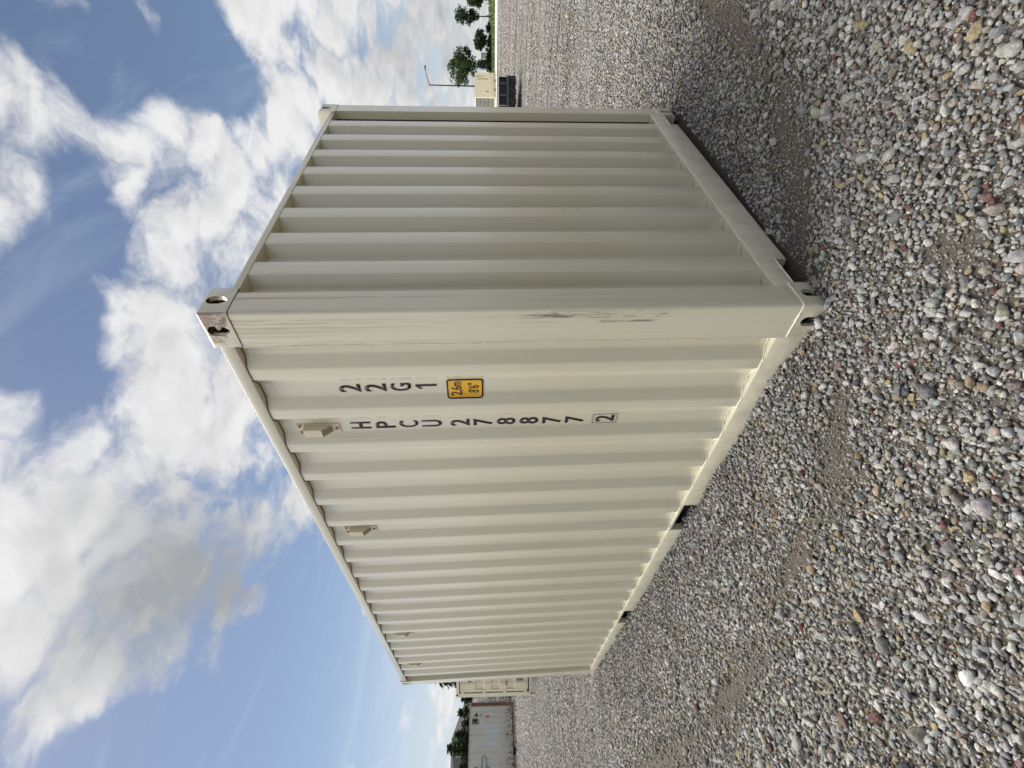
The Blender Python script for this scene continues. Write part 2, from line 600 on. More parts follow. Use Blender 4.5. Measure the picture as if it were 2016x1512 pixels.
def polar_sheet(name, mat, cx, cy, radii, nang, zoff=0.0):
    ang = np.linspace(0, 2 * PI, nang, endpoint=False)
    R, A = np.meshgrid(radii, ang, indexing='ij')
    X = cx + R * np.cos(A)
    Y = cy + R * np.sin(A)
    Z = ground_z(X, Y) + zoff
    nr = len(radii)
    vs = np.stack([X.ravel(), Y.ravel(), Z.ravel()], 1)
    i, k = np.meshgrid(np.arange(nr - 1), np.arange(nang), indexing='ij')
    k2 = (k + 1) % nang
    fs = np.stack([i * nang + k, (i + 1) * nang + k, (i + 1) * nang + k2, i * nang + k2], -1).reshape(-1, 4)
    c = len(vs)
    vs = np.vstack([vs, [[cx, cy, gz(cx, cy) + zoff]]])
    tri = [(c, kk, (kk + 1) % nang) for kk in range(nang)]
    me = bpy.data.meshes.new(name)
    me.from_pydata([tuple(v) for v in vs.tolist()], [], [tuple(q) for q in fs.tolist()] + tri)
    me.materials.append(mat)
    me.shade_smooth()
    return link(bpy.data.objects.new(name, me))


radii = np.concatenate([np.linspace(.08, 4.0, 50), np.geomspace(4.3, 3000, 80)])
ground = polar_sheet('gravel_ground', ground_material(), 0.0, 0.0, radii, 160)
tag(ground, 'flat yard of packed dirt under grey gravel around the container', 'ground', kind='structure')


# ------------------------------------------------------------------ gravel stones
def stone_material():
    mt, T, bs = material('gravel_stone')
    at_ = T.n('ShaderNodeAttribute', attribute_type='INSTANCER', attribute_name='stone_col')
    rd = T.n('ShaderNodeAttribute', attribute_type='INSTANCER', attribute_name='stone_rnd')
    co = T.n('ShaderNodeTexCoord').outputs['Object']
    off = T.v('ADD', co, T.v('SCALE', rd.outputs['Vector'], 37.0))
    col = at_.outputs['Color']
    n1 = T.noise(off, 2.6, 6, .68)
    c = T.mix(T.step(n1, .30, .72), T.mix(1.0, col, (.56, .56, .565), 'MULTIPLY'), T.mix(1.0, col, (1.24, 1.235, 1.21), 'MULTIPLY'))
    # pale crusts, veins and dark pits
    n2 = T.noise(off, 6.5, 6, .75, .8)
    c = T.mix(T.m('MULTIPLY', T.step(n2, .54, .66), .60), c, (.66, .645, .60))
    n3 = T.noise(off, 11.0, 4, .7)
    c = T.mix(T.m('MULTIPLY', T.step(n3, .62, .72), .55), c, (.05, .048, .045))
    # dust caught from the dirt
    n4 = T.noise(off, 1.2, 3, .6)
    c = T.mix(T.m('MULTIPLY', T.step(n4, .52, .8), .35), c, (.27, .235, .185))
    T.link(c, bs.inputs['Base Color'])
    bs.inputs['Roughness'].default_value = .85
    bs.inputs['Specular IOR Level'].default_value = .3
    b = T.n('ShaderNodeBump')
    b.inputs['Strength'].default_value = .55
    b.inputs['Distance'].default_value = .12
    T.link(T.m('ADD', n1, T.m('MULTIPLY', n2, .5)), b.inputs['Height'])
    T.link(b.outputs[0], bs.inputs['Normal'])
    return mt


STONE_MAT = stone_material()
stone_kinds = bpy.data.collections.new('gravel_stone_kinds')
N_KINDS = 16
for k in range(N_KINDS):
    rs = np.random.default_rng(500 + k)
    bm = bmesh.new()
    bmesh.ops.create_icosphere(bm, subdivisions=3 if k < 10 else 2, radius=1.0)
    npl = int(rs.integers(8, 12))
    nn = rs.normal(size=(npl, 3))
    nn /= np.linalg.norm(nn, axis=1)[:, None]
    hh = rs.uniform(.36, .72, npl)
    ax = np.array([1.0, rs.uniform(.66, .95), rs.uniform(.48, .78)])
    wob = rs.normal(size=(5, 3)) * 2.2
    ph = rs.uniform(0, 6.3, 5)
    for v in bm.verts:
        d = np.array(v.co)
        d /= np.linalg.norm(d)
        s = nn @ d
        lim = np.where(s > 1e-3, hh / np.maximum(s, 1e-3), 9.0)
        # soft minimum: facets with worn edges
        q = 30.0 if k % 4 else 13.0
        rr = (np.sum(np.append(lim, 1.0) ** -q)) ** (-1.0 / q)
        rr *= 1 + .035 * np.sin(wob @ d + ph).sum() / 2
        v.co = Vector((d * rr * ax).tolist())
    me = bpy.data.meshes.new('gravel_stone')
    bm.to_mesh(me)
    bm.free()
    me.materials.append(STONE_MAT)
    me.shade_smooth()
    so = bpy.data.objects.new('gravel_stone_kind_%02d' % k, me)
    stone_kinds.objects.link(so)


def in_view_area(x, y, rmin, rmax, marg):
    """Keep points near the camera's field of view (with a wide margin) and outside the container footprint."""
    dx_, dy_ = x - CAM.x, y - CAM.y
    r = np.hypot(dx_, dy_)
    az = np.arctan2(dy_, dx_)
    a0 = math.atan2(FWD.y, FWD.x)
    da = np.abs((az - a0 + PI) % (2 * PI) - PI)
    ok = (r >= rmin) & (r < rmax) & (da < math.radians(38.5 + marg))
    inside = ((x > .05) & (x < 2.39) & (y > .045) & (y < 6.0)) | ((x > .16) & (x < 2.29) & (y > -.012) & (y < .1))
    # nothing behind the container where it hides the yard completely
    hid = (x > 2.8) & (y > 2.8) & (da < math.radians(20))
    return ok & ~inside & ~hid


# bare patches where fines show: (x, y, half-length, half-width, angle)
BARE = [(.44, -.20, .34, .060, -.75), (.80, -.40, .26, .06, -.5), (-.44, .34, .17, .045, 2.2), (-.60, .45, .14, .05, 2.0), (-.35, -.47, .07, .04, .6), (-.70, .90, .28, .045, 1.75), (1.9, -.66, .7, .06, -.08),
        (-1.0, 2.0, .5, .06, 1.7), (3.6, -.78, 1.2, .08, -.05), (-1.2, 4.2, 1.3, .09, 1.62)]


def bare(x, y):
    m = np.zeros_like(x)
    for (bx, by, a, b, t) in BARE:
        u = (x - bx) * math.cos(t) + (y - by) * math.sin(t)
        v = -(x - bx) * math.sin(t) + (y - by) * math.cos(t)
        m = np.maximum(m, np.exp(-((u / (1.3 * a)) ** 2 + (v / (1.5 * b)) ** 2)))
    return m


PAL = np.array([(.47, .465, .45), (.385, .385, .38), (.30, .305, .305), (.20, .207, .212), (.56, .55, .52), (.40, .365, .31), (.37, .295, .18), (.24, .215, .19), (.17, .070, .055), (.24, .15, .14), (.62, .61, .58), (.095, .10, .11)])
PW = np.array([.20, .185, .14, .085, .10, .125, .055, .06, .012, .012, .035, .025])
PW = PW / PW.sum()
chunks = []


def lay(cell, rmin, rmax, marg, smin, smax, keep, sink=.25, skew=1.6, lift=0.0):
    x0, x1, y0, y1 = CAM.x - rmax, CAM.x + rmax, CAM.y - rmax, CAM.y + rmax
    gx, gy = np.meshgrid(np.arange(x0, x1, cell), np.arange(y0, y1, cell))
    x = gx.ravel() + RNG.uniform(-.48, .48, gx.size) * cell
    y = gy.ravel() + RNG.uniform(-.48, .48, gx.size) * cell
    ok = in_view_area(x, y, rmin, rmax, marg)
    x, y = x[ok], y[ok]
    pr = keep(x, y)
    ok = RNG.random(len(x)) < pr
    x, y = x[ok], y[ok]
    n = len(x)
    s = smin + (smax - smin) * RNG.random(n) ** skew
    rad = s * .5
    z = ground_z(x, y) + rad * (1 - 2 * sink) * .62 + lift * RNG.random(n)
    rot = np.stack([RNG.normal(0, .45, n), RNG.normal(0, .45, n), RNG.uniform(0, 2 * PI, n)], 1)
    ci = RNG.choice(len(PAL), n, p=PW)
    col = PAL[ci] * RNG.uniform(.78, 1.18, (n, 1)) * (1 + RNG.normal(0, .025, (n, 3)))
    dust = (bare(x, y) * .42)[:, None]
    col = col * (1 - dust) + np.array((.225, .185, .135)) * RNG.uniform(.7, 1.25, (n, 1)) * dust
    chunks.append((x, y, z, rad, rot, np.clip(col, .02, .85)))


patch = lambda x, y: hashnoise(x, y, 11, .8)


def lanes(x, y, spread):
    """Wheel lanes across the yard: stones pushed aside in long, slightly wandering stripes."""
    wx = x + .5 * np.sin(y * .11) + .3 * np.sin(y * .043 + 1)
    v = hashnoise(wx, y * .025, 33, 4.2 / spread) * .55 + hashnoise(wx, y * .03, 34, 9.0 / spread) * .45
    return sstep(v, .02, .55) * sstep(np.abs(x), 6, 11)
# crushed fines, only near the camera
lay(.0135, .5, 3.8, 10, .008, .018, lambda x, y: .86 + 0 * x, .25)
# small stones
lay(.0195, .5, 5.6, 9, .014, .031, lambda x, y: np.clip(.97 - .80 * bare(x, y), .05, 1), .22, 1.5, .004)
# the usual stones
lay(.0310, .5, 9.5, 8, .024, .046, lambda x, y: np.clip(.92 + .12 * patch(x, y) - 1.25 * bare(x, y), .0, 1), .16, 1.7, .008)
# big ones, more of them away from the container
def big_keep(x, y):
    away = np.hypot(np.minimum(x, 0), np.minimum(y, 0))
    return np.clip((.10 + .36 * sstep(away, .30, 1.0)) * (1 - bare(x, y)) , 0, 1)
lay(.072, .5, 7.0, 8, .042, .082, big_keep, .22, 2.1, .006)
# farther out: coarser cells
lay(.032, 5.6, 9.5, 7, .022, .040, lambda x, y: .80 + 0 * x, .2, 1.5, .004)
lay(.046, 9.5, 17.0, 6, .034, .066, lambda x, y: np.clip(.98 - 1.1 * lanes(x, y, 9.0), .05, 1), .2, 1.6, .008)
lay(.070, 17.0, 31.0, 4, .048, .088, lambda x, y: np.clip(.98 - 1.25 * lanes(x, y, 12.0), .03, 1), .2, 1.6, .008)
lay(.150, 29.0, 61.0, 3, .08, .15, lambda x, y: np.where(x < 58.6, np.clip(.85 - 1.15 * lanes(x, y, 20.0), .02, 1), 0), .25, 1.6, .01)
# a few stones against the near corner and the sills
lay(.028, .3, 3.2, 12, .020, .042, lambda x, y: .85 * (((x > -.05) & (x < .05) & (y < 1.6)) & (y > .35)), .1, 1.4, .012)

X = np.concatenate([c[0] for c in chunks])
Y = np.concatenate([c[1] for c in chunks])
Z = np.concatenate([c[2] for c in chunks])
RADI = np.concatenate([c[3] for c in chunks])
ROT = np.concatenate([c[4] for c in chunks])
CLR = np.concatenate([c[5] for c in chunks])
nst = len(X)
print('gravel stones', nst)
gme = bpy.data.meshes.new('gravel')
gme.vertices.add(nst)
gme.vertices.foreach_set('co', np.stack([X, Y, Z], 1).astype(np.float32).ravel())
a = gme.attributes.new('stone_rad', 'FLOAT', 'POINT')
a.data.foreach_set('value', RADI.astype(np.float32))
a = gme.attributes.new('stone_rot', 'FLOAT_VECTOR', 'POINT')
a.data.foreach_set('vector', ROT.astype(np.float32).ravel())
a = gme.attributes.new('stone_idx', 'INT', 'POINT')
a.data.foreach_set('value', RNG.integers(0, N_KINDS, nst).astype(np.int32))
a = gme.attributes.new('stone_col', 'FLOAT_COLOR', 'POINT')
a.data.foreach_set('color', np.concatenate([CLR, np.ones((nst, 1))], 1).astype(np.float32).ravel())
a = gme.attributes.new('stone_rnd', 'FLOAT_VECTOR', 'POINT')
a.data.foreach_set('vector', RNG.random((nst, 3)).astype(np.float32).ravel())
gravel = link(bpy.data.objects.new('gravel', gme))
tag(gravel, 'loose mixed grey, tan and reddish gravel stones spread over the yard', 'gravel', kind='stuff')
ng = bpy.data.node_groups.new('gravel_scatter', 'GeometryNodeTree')
ng.interface.new_socket('Geometry', in_out='INPUT', socket_type='NodeSocketGeometry')
ng.interface.new_socket('Geometry', in_out='OUTPUT', socket_type='NodeSocketGeometry')
gi = ng.nodes.new('NodeGroupInput')
go = ng.nodes.new('NodeGroupOutput')
inst = ng.nodes.new('GeometryNodeInstanceOnPoints')
join = ng.nodes.new('GeometryNodeJoinGeometry')
for so in reversed(list(stone_kinds.objects)):
    oi = ng.nodes.new('GeometryNodeObjectInfo')
    oi.inputs['Object'].default_value = so
    oi.inputs['As Instance'].default_value = False
    g2i = ng.nodes.new('GeometryNodeGeometryToInstance')
    ng.links.new(oi.outputs['Geometry'], g2i.inputs[0])
    ng.links.new(g2i.outputs[0], join.inputs[0])


def named(nm, typ):
    nd = ng.nodes.new('GeometryNodeInputNamedAttribute')
    nd.data_type = typ
    nd.inputs['Name'].default_value = nm
    return nd.outputs['Attribute']


ng.links.new(gi.outputs[0], inst.inputs['Points'])
ng.links.new(join.outputs[0], inst.inputs['Instance'])
inst.inputs['Pick Instance'].default_value = True
ng.links.new(named('stone_idx', 'INT'), inst.inputs['Instance Index'])
e2r = ng.nodes.new('FunctionNodeEulerToRotation')
ng.links.new(named('stone_rot', 'FLOAT_VECTOR'), e2r.inputs[0])
ng.links.new(e2r.outputs[0], inst.inputs['Rotation'])
ng.links.new(named('stone_rad', 'FLOAT'), inst.inputs['Scale'])
ng.links.new(inst.outputs[0], go.inputs[0])
gm_ = gravel.modifiers.new('scatter', 'NODES')
gm_.node_group = ng

# ------------------------------------------------------------------ concrete road, grass beyond it
M['concrete'] = simple('pale_concrete', (.46, .455, .44), .85, var=.06, scale=.3)
M['grass'] = simple('mown_grass', (.105, .15, .045), .95, var=.35, scale=.6)


def quad_strip(name, mat, xs, ys, zoff, kind, label, cat):
    gxs, gys = np.meshgrid(xs, ys, indexing='ij')
    zz = ground_z(gxs, gys, fine=False) + zoff
    nx, ny = gxs.shape
    vs = np.stack([gxs.ravel(), gys.ravel(), zz.ravel()], 1)
    fs = [(i * ny + j, (i + 1) * ny + j, (i + 1) * ny + j + 1, i * ny + j + 1) for i in range(nx - 1) for j in range(ny - 1)]
    me = bpy.data.meshes.new(name)
    me.from_pydata([tuple(v) for v in vs.tolist()], [], fs)
    me.materials.append(mat)
    o = link(bpy.data.objects.new(name, me))
    return tag(o, label, cat, kind=kind)


quad_strip('concrete_road', M['concrete'], np.linspace(59.0, 72.0, 8), np.linspace(-120, 160, 57), .05, 'structure', 'pale concrete road running across the far edge of the gravel yard', 'road')
quad_strip('grass_field', M['grass'], np.concatenate([np.linspace(72.0, 116, 24), np.linspace(125, 900, 20)]), np.linspace(-420, 420, 85), .07, 'structure', 'green grass field rising gently beyond the concrete road', 'grass field')
bl = MB()
for _ in range(9000):
    px = 72.3 + 42 * random.random() ** 1.3
    py = random.uniform(-25, 40)
    pz = gz(px, py) + .05
    a_ = random.uniform(0, PI)
    h_ = random.uniform(.10, .30)
    w_ = .10
    bl.add([(px - w_ * math.cos(a_), py - w_ * math.sin(a_), pz), (px + w_ * math.cos(a_), py + w_ * math.sin(a_), pz), (px + random.uniform(-.1, .1), py + random.uniform(-.1, .1), pz + h_)], [(0, 1, 2)])
M['blades'] = simple('grass_blades', (.10, .15, .04), .9, var=.4, scale=.8)
tag(bl.build('grass', M['blades'], fix=False), 'short green grass tufts on the field beyond the road', 'grass', kind='stuff')

# ------------------------------------------------------------------ the main container
L_, W_, H_ = 6.058, 2.438, 2.591
RW = Matrix(((0.999605, 2.4463e-05, -0.0280997, 0), (2.4463e-05, 0.9999985, 0.0017408, 0), (0.0280997, -0.0017408, 0.9996036, 0), (0, 0, 0, 1)))
box = empty('shipping_container', mat=RW)
tag(box, 'large beige steel shipping container with corrugated walls standing alone on the gravel in front', 'shipping container')


def cut(me_a, cutters):
    """Boolean difference of a mesh with a list of closed meshes."""
    o = bpy.data.objects.new('tmp_body', me_a)
    COL.objects.link(o)
    tmp = []
    for c in cutters:
        q = bpy.data.objects.new('tmp_cut', c)
        COL.objects.link(q)
        tmp.append(q)
        md = o.modifiers.new('cut', 'BOOLEAN')
        md.operation = 'DIFFERENCE'
        md.solver = 'EXACT'
        md.object = q
    bpy.context.view_layer.update()
    dg = bpy.context.evaluated_depsgraph_get()
    res = bpy.data.meshes.new_from_object(o.evaluated_get(dg))
    for q in tmp + [o]:
        bpy.data.objects.remove(q, do_unlink=True)
    return res


def oval(w, h, n=10, taper=0.0):
    """Upright stadium; taper > 0 draws the lower end out to a blunt tip."""
    r = w / 2
    pts = []
    for k in range(n + 1):
        t = PI * k / n
        pts.append((r * math.cos(t), h / 2 - r + r * math.sin(t)))
    for k in range(n + 1):
        t = PI + PI * k / n
        f = 1 - taper * .45 * abs(math.sin(t))
        pts.append((r * math.cos(t) * f, -(h / 2 - r) + r * math.sin(t) * (1 + taper * .35)))
    return pts


def casting_mesh(top):
    A, B, C = .162, .178, .118
    m = MB().box((0, 0, 0), (A, B, C))
    me = m.mesh('corner_casting')
    bm = bmesh.new()
    bm.from_mesh(me)
    def outer(e):
        a_, b_ = e.verts[0].co, e.verts[1].co
        mid = (a_ + b_) / 2
        zf = C if top else 0.0
        hit = (abs(mid.x) < 1e-6) + (abs(mid.y) < 1e-6) + (abs(mid.z - zf) < 1e-6)
        return hit >= 2
    bmesh.ops.bevel(bm, geom=[e for e in bm.edges if outer(e)], offset=.012, segments=3, affect='EDGES', profile=.5)
    bm.to_mesh(me)
    bm.free()
    t = .020
    inner = MB().box((t, t, t), (A - t, B - t, C - t)).mesh('c')
    dzc = C / 2 + (.004 if top else -.004)
    tp = .75 if top else 0.0
    p = [(u + .092, v + dzc) for u, v in oval(.050, .080, 10, tp)]
    hx = MB().prism(p, 0, -.03, .05).mesh('c')                 # through the long-side face
    p = [(u + .085, v + dzc) for u, v in oval(.050, .078, 10, tp)]
    hy = MB().prism(p, 1, -.03, .05).mesh('c')                 # through the end face
    p = [(u + .081, v + .089) for u, v in oval(.062, .112, 10)]   # through the top or bottom
    zr = (C - .05, C + .03) if top else (-.03, .05)
    hz = MB().prism(p, 2, *zr).mesh('c')
    return cut(me, [inner, hx, hy, hz])


def mirrored(me, sx, sy, name):
    m2 = me.copy()
    m2.name = name
    m2.transform(Matrix.Diagonal((sx, sy, 1, 1)))
    if sx * sy < 0:
        m2.flip_normals()
    return m2


for top in (True, False):
    src = casting_mesh(top)
    src.shade_smooth()
    src.set_sharp_from_angle(angle=math.radians(35))
    for (cx, cy) in ((0, 0), (1, 0), (0, 1), (1, 1)):
        me = mirrored(src, -1 if cx else 1, -1 if cy else 1, 'corner_casting')
        me.materials.clear()
        rusty = top and cx == 0 and cy == 0
        me.materials.append(M['cast_rust'] if rusty else M['cast'])
        me.materials.append(M['cavity'])
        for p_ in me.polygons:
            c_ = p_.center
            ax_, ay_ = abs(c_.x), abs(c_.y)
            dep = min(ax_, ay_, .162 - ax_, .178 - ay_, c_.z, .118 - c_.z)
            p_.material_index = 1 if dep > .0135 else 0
        o = obj_from(me, 'corner_casting', box, Matrix.Translation((cx * W_, cy * L_, H_ - .118 if top else 0.0)))
        if rusty:
            o['label'] = 'rust-stained corner casting at the top of the near corner'
    bpy.data.meshes.remove(src)

Z0, Z1 = .118, H_ - .118
POST_Y, POST_X = .182, .137


def post(cx, cy):
    t, r, e = .009, .016, .003
    py, px = POST_Y, POST_X
    arc = [(e + r - r * math.sin(a_), e + r - r * math.cos(a_)) for a_ in [PI / 2 * (1 - k / 5) for k in range(6)]]
    poly = [(e + .055, py - t), (e + .055, py), (e, py)] + [(x_, y_) for x_, y_ in arc] + [(px, e), (px, e + .055), (px - t, e + .055), (px - t, e + t), (e + t + r * .4, e + t + r * .4), (e + t, py - t)]
    poly = [((W_ - x_) if cx else x_, (L_ - y_) if cy else y_) for x_, y_ in poly]
    m = MB().prism(poly, 2, Z0, Z1)
    return m.build('corner_post', M['post_paint'] if not cx and not cy else M['paint'], box, smooth=28)


for cx in (0, 1):
    for cy in (0, 1):
        post(cx, cy)

# seams between castings and posts: weld beads
wb = MB()


def bead(mb, pts, r=.0042, jit=.0012):
    out, rad = [], []
    for i in range(len(pts) - 1):
        a_, b_ = Vector(pts[i]), Vector(pts[i + 1])
        n_ = max(1, int((b_ - a_).length / .014))
        for k in range(n_):
            out.append(a_.lerp(b_, k / n_) + Vector([random.uniform(-jit, jit) for _ in range(3)]))
            rad.append(r * random.uniform(.75, 1.3))
    out.append(Vector(pts[-1]))
    rad.append(r)
    mb.tube(out, rad, 6)


bead(wb, [(.162, .003, .119), (.012, .003, .119), (.003, .014, .119), (.003, .178, .119)], .005)
bead(wb, [(W_ - .162, .003, .119), (W_ - .010, .003, .119)], .004)
bead(wb, [(.162, .006, .119), (.168, .006, .150), (.166, .006, .19)], .004)
wb.build('weld_bead', M['weld'], box, smooth=60)
wg = MB()
bead(wg, [(.162, .0035, 2.472), (.010, .0035, 2.472), (.0035, .012, 2.472), (.0035, .178, 2.472)], .0028, .0006)
wg.build('weld_seam', M['grime'], box, smooth=60)
vs_ = MB()
bead(vs_, [(.0045, .1835, .165), (.0045, .1835, 2.47)], .0024, .0005)
vs_.build('weld_bead', M['weld'], box, smooth=60)
vg_ = MB()
bead(vg_, [(.0068, .1865, .165), (.0068, .1865, 2.50)], .0020, .0005)
vg_.build('seam_sealant', M['grime'], box, smooth=60)

# long-side walls
SO, SD, PER = .010, .046, .2765


def side_profile(y0, y1):
    pts = [(SD, y0)]
    k = 0
    while True:
        b = .264 + PER * k
        seq = [(SD, b), (SO, b + .058), (SO, b + .122), (SD, b + .180)]
        if b + .18 > y1:
            break
        pts += seq
        k += 1
    pts.append((SD, y1))
    return pts


side_pts = side_profile(POST_Y, L_ - POST_Y)
side_path = rounded_path(side_pts, .008, 3)


def side_x(y):
    ys = [p[1] for p in side_pts]
    return float(np.interp(y, ys, [p[0] for p in side_pts]))


for cx in (0, 1):
    path = side_path if not cx else [(W_ - x_, y_) for x_, y_ in side_path]
    MB().strip(path, 2, .150, 2.53).build('side_panel', M['paint'], box, smooth=25, fix=False)
    sgn = (lambda v: v) if not cx else (lambda v: W_ - v)
    # top rail: square tube with the wall let in behind its lower edge
    xa, xb = sorted((sgn(.006), sgn(.066)))
    MB().box((xa, .178, 2.508), (xb, L_ - .178, 2.566)).build('top_side_rail', M['paint'], box, bevel=.003, smooth=40)
    # bottom rail with two fork pockets
    rl = MB()
    segs = [(.178, 1.668), (2.018, 3.69), (4.04, L_ - .178)]
    for (a_, b_) in segs:
        n_ = max(2, int((b_ - a_) / .12))
        ys = np.linspace(a_, b_, n_ + 1)
        vs, fs = [], []
        for q, yy in enumerate(ys):
            w1 = .002 * math.sin(yy * 5)
            w2 = random.uniform(-.003, .004) if 0 < q < n_ else 0
            sec = [(.055, .150), (.055, .160), (.006, .162), (.004, .158), (.004 + w1 * .3, .055), (.006 + w1, .006 + w2), (.050, .004 + w2), (.050, .012 + w2)]
            vs += [(sgn(x_), yy, z_) for x_, z_ in sec]
        m_ = len(sec)
        for q in range(n_):
            for k in range(m_ - 1):
                fs.append((q * m_ + k, q * m_ + k + 1, (q + 1) * m_ + k + 1, (q + 1) * m_ + k))
        fs.append(tuple(range(m_)))
        fs.append(tuple(n_ * m_ + k for k in range(m_ - 1, -1, -1)))
        rl.add(vs, fs)
    for (a_, b_) in ((1.668, 2.018), (3.69, 4.04)):
        xa, xb = sorted((sgn(.005), sgn(.053)))
        rl.box((xa, a_, .148), (xb, b_, .1605))
    rl.build('bottom_side_rail', M['paint'], box, smooth=35)
    fp = MB()
    for (a_, b_) in ((1.668, 2.018), (3.69, 4.04)):
        for yy in (a_ - .006, b_):
            xa, xb = sorted((sgn(.051), sgn(1.0)))
            fp.box((xa, yy, .0), (xb, yy + .006, .147))
        xa, xb = sorted((sgn(.085), sgn(.095)))
        fp.box((xa, a_ + .002, -.02), (xb, b_ - .002, .045))
    fp.build('fork_pocket', M['under'], box)
    if not cx:
        wb2 = MB()
        bead(wb2, [(x_ - .002, y_, .1645) for x_, y_ in side_path], .0032, .0016)
        wb2.build('weld_bead', M['weld'], box, smooth=60)
        wg2 = MB()
        bead(wg2, [(x_ - .0015, y_, 2.506) for x_, y_ in side_path], .0028, .0008)
        wg2.build('seam_sealant', M['grime'], box, smooth=60)

# end wall (front end) and its rails
EO, ED, EPER = .008, .070, .2505
ep = [(POST_X - .004, ED)]
for k in range(8):
    b = .250 + EPER * k
    ep += [(b, ED), (b + .022, EO), (b + .122, EO), (b + .144, ED)]
ep.append((W_ - POST_X + .004, ED))
end_path = rounded_path(ep, .0055, 2)
MB().strip(end_path, 2, .165, 2.49).build('end_panel', M['paint'], box, smooth=25, fix=False)
MB().prism([(.004, 2.472), (.004, 2.502), (.012, 2.510), (.075, 2.545), (.075, 2.472)], 0, .162, W_ - .162).build('top_end_rail', M['paint'], box, bevel=.003, smooth=40)
er = MB()


def sill(x0, x1, zb):
    sec = [(.076, .182), (.006, .187), (.003, .182), (.003, zb + .003), (.006, zb), (.050, zb), (.050, zb + .008), (.076, zb + .008)]
    er.prism([(y_, z_) for y_, z_ in sec], 0, x0, x1)


sill(.1375, .1625, .1195)
sill(.1625, .352, .094)
sill(.352, 2.098, .036)
sill(2.098, W_ - .1625, .094)
sill(W_ - .1625, W_ - .1375, .1195)
er.build('bottom_end_rail', M['paint'], box, smooth=35)
lip = MB()
bead(lip, [(.166, .002, .094), (.352, .002, .094)], .0032, .0004)
bead(lip, [(2.098, .002, .094), (2.276, .002, .094)], .0032, .0004)
lip.build('sill_lip', M['weld'], box, smooth=60)
wb3 = MB()
bead(wb3, [(x_, y_ - .002, .1875) for x_, y_ in end_path], .0040, .0012)
wb3.build('weld_bead', M['weld'], box, smooth=60)

# roof and floor
rp = MB()
rpath = []
for k in range(28):
    b = .20 + k * .2
    rpath += [(b, 2.566), (b + .03, 2.548), (b + .10, 2.548), (b + .13, 2.566)]
rpath = [(.076, 2.55)] + rpath + [(L_ - .076, 2.55)]
rp.strip(rpath, 0, .067, W_ - .067)
rp.build('roof_panel', M['paint'], box, smooth=30, fix=False)
MB().box((.056, .06, .125), (W_ - .056, L_ - .06, .148)).build('floor', M['under'], box)
# cross members under the floor
for yy in (.45, .95, 1.45, 2.3, 2.85, 3.4, 4.35, 4.9, 5.5):
    MB().box((.06, yy, .03), (W_ - .06, yy + .045, .124)).build('cross_member', M['under'], box)


def door_end(parent, mats, w, h, y, s=1, x0=0.0, detail=True, rods=True):
    """Two door leaves in the plane y, looking along s*y (outward), pressed panels, gaskets, hinges, locking rods."""
    yo = lambda d: y + s * d
    for side in (0, 1):
        a_ = x0 + (.150 if side == 0 else w / 2 + .006)
        b_ = x0 + (w / 2 - .006 if side == 0 else w - .150)
        m_ = MB()
        prof = [(.195, -.03)]
        hd = h - .16
        zz = [.195, .60, .66, .83, .89, 1.10, 1.16, 1.36, 1.42, 1.62, 1.68, 1.88, 1.94, hd]
        zz = [z_ * h / 2.591 for z_ in zz]
        zz[-1] = hd
        dp = [-.03, -.03, -.066, -.066, -.03, -.03, -.066, -.066, -.03, -.03, -.066, -.066, -.03, -.03]
        path = [(yo(d_), z_) for d_, z_ in zip(dp, zz)]
        m_.strip(path, 0, a_ + .07, b_ - .07)
        dr = m_.build('door', mats['paint'], parent, smooth=25)
        fr = MB()
        for (q0, q1, z0_, z1_) in ((a_, a_ + .08, .19, hd + .005), (b_ - .08, b_, .19, hd + .005), (a_ + .08, b_ - .08, .17, .24), (a_ + .08, b_ - .08, hd - .03, hd + .005)):
            ya, yb = sorted((yo(-.06), yo(-.022)))
            fr.box((q0, ya, z0_), (q1, yb, z1_))
        fr.build('door_frame', mats['paint'], dr, bevel=.004)
        gk = MB()
        ya, yb = sorted((yo(-.07), yo(-.028)))
        ex = (a_ - .055, a_) if side == 0 else (b_, b_ + .055)
        gk.box((ex[0], ya, .16), (ex[1], yb, hd + .03))
        gk.box((a_, ya, hd + .005), (b_, yb, hd + .035))
        gk.box((a_, ya, .135), (b_, yb, .17))
        gk.build('door_gasket', mats['rubber'], dr)
        hx = a_ - .085 if side == 0 else b_ - .02
        for zc in (.26, .95, 1.63, hd - .08):
            ya, yb = sorted((yo(-.03), yo(.004)))
            hb = MB().box((hx, ya, zc * h / 2.591 - .045), (hx + .11, yb, zc * h / 2.591 + .045))
            hb.build('hinge', mats['paint'], dr, bevel=.006)
        if rods:
            for q in (.28, .72):
                xr = a_ + (b_ - a_) * q
                MB().tube([(xr, yo(.0), .17), (xr, yo(.0), hd)], .018, 8).build('locking_rod', mats['rod'], dr, smooth=50)
            hn = MB()
            for q in (.28, .72):
                xr = a_ + (b_ - a_) * q
                hn.box((xr - .02, *sorted((yo(.004), yo(.03)))[:1], 1.10), (xr + .26, sorted((yo(.004), yo(.03)))[1], 1.14))
            hn.build('door_handle', mats['rod'], dr)


M['galv'] = simple('galvanised_rod', (.45, .45, .44), .45, .7)
door_end(box, dict(paint=M['paint'], rubber=M['rubber'], rod=M['galv']), W_, H_, L_, 1)
MB().box((.162, L_ - .06, .0), (W_ - .162, L_ - .004, .17)).build('door_sill', M['paint'], box, bevel=.004)
MB().box((.162, L_ - .06, H_ - .135), (W_ - .162, L_ - .004, H_ - .04)).build('door_header', M['paint'], box, bevel=.004)


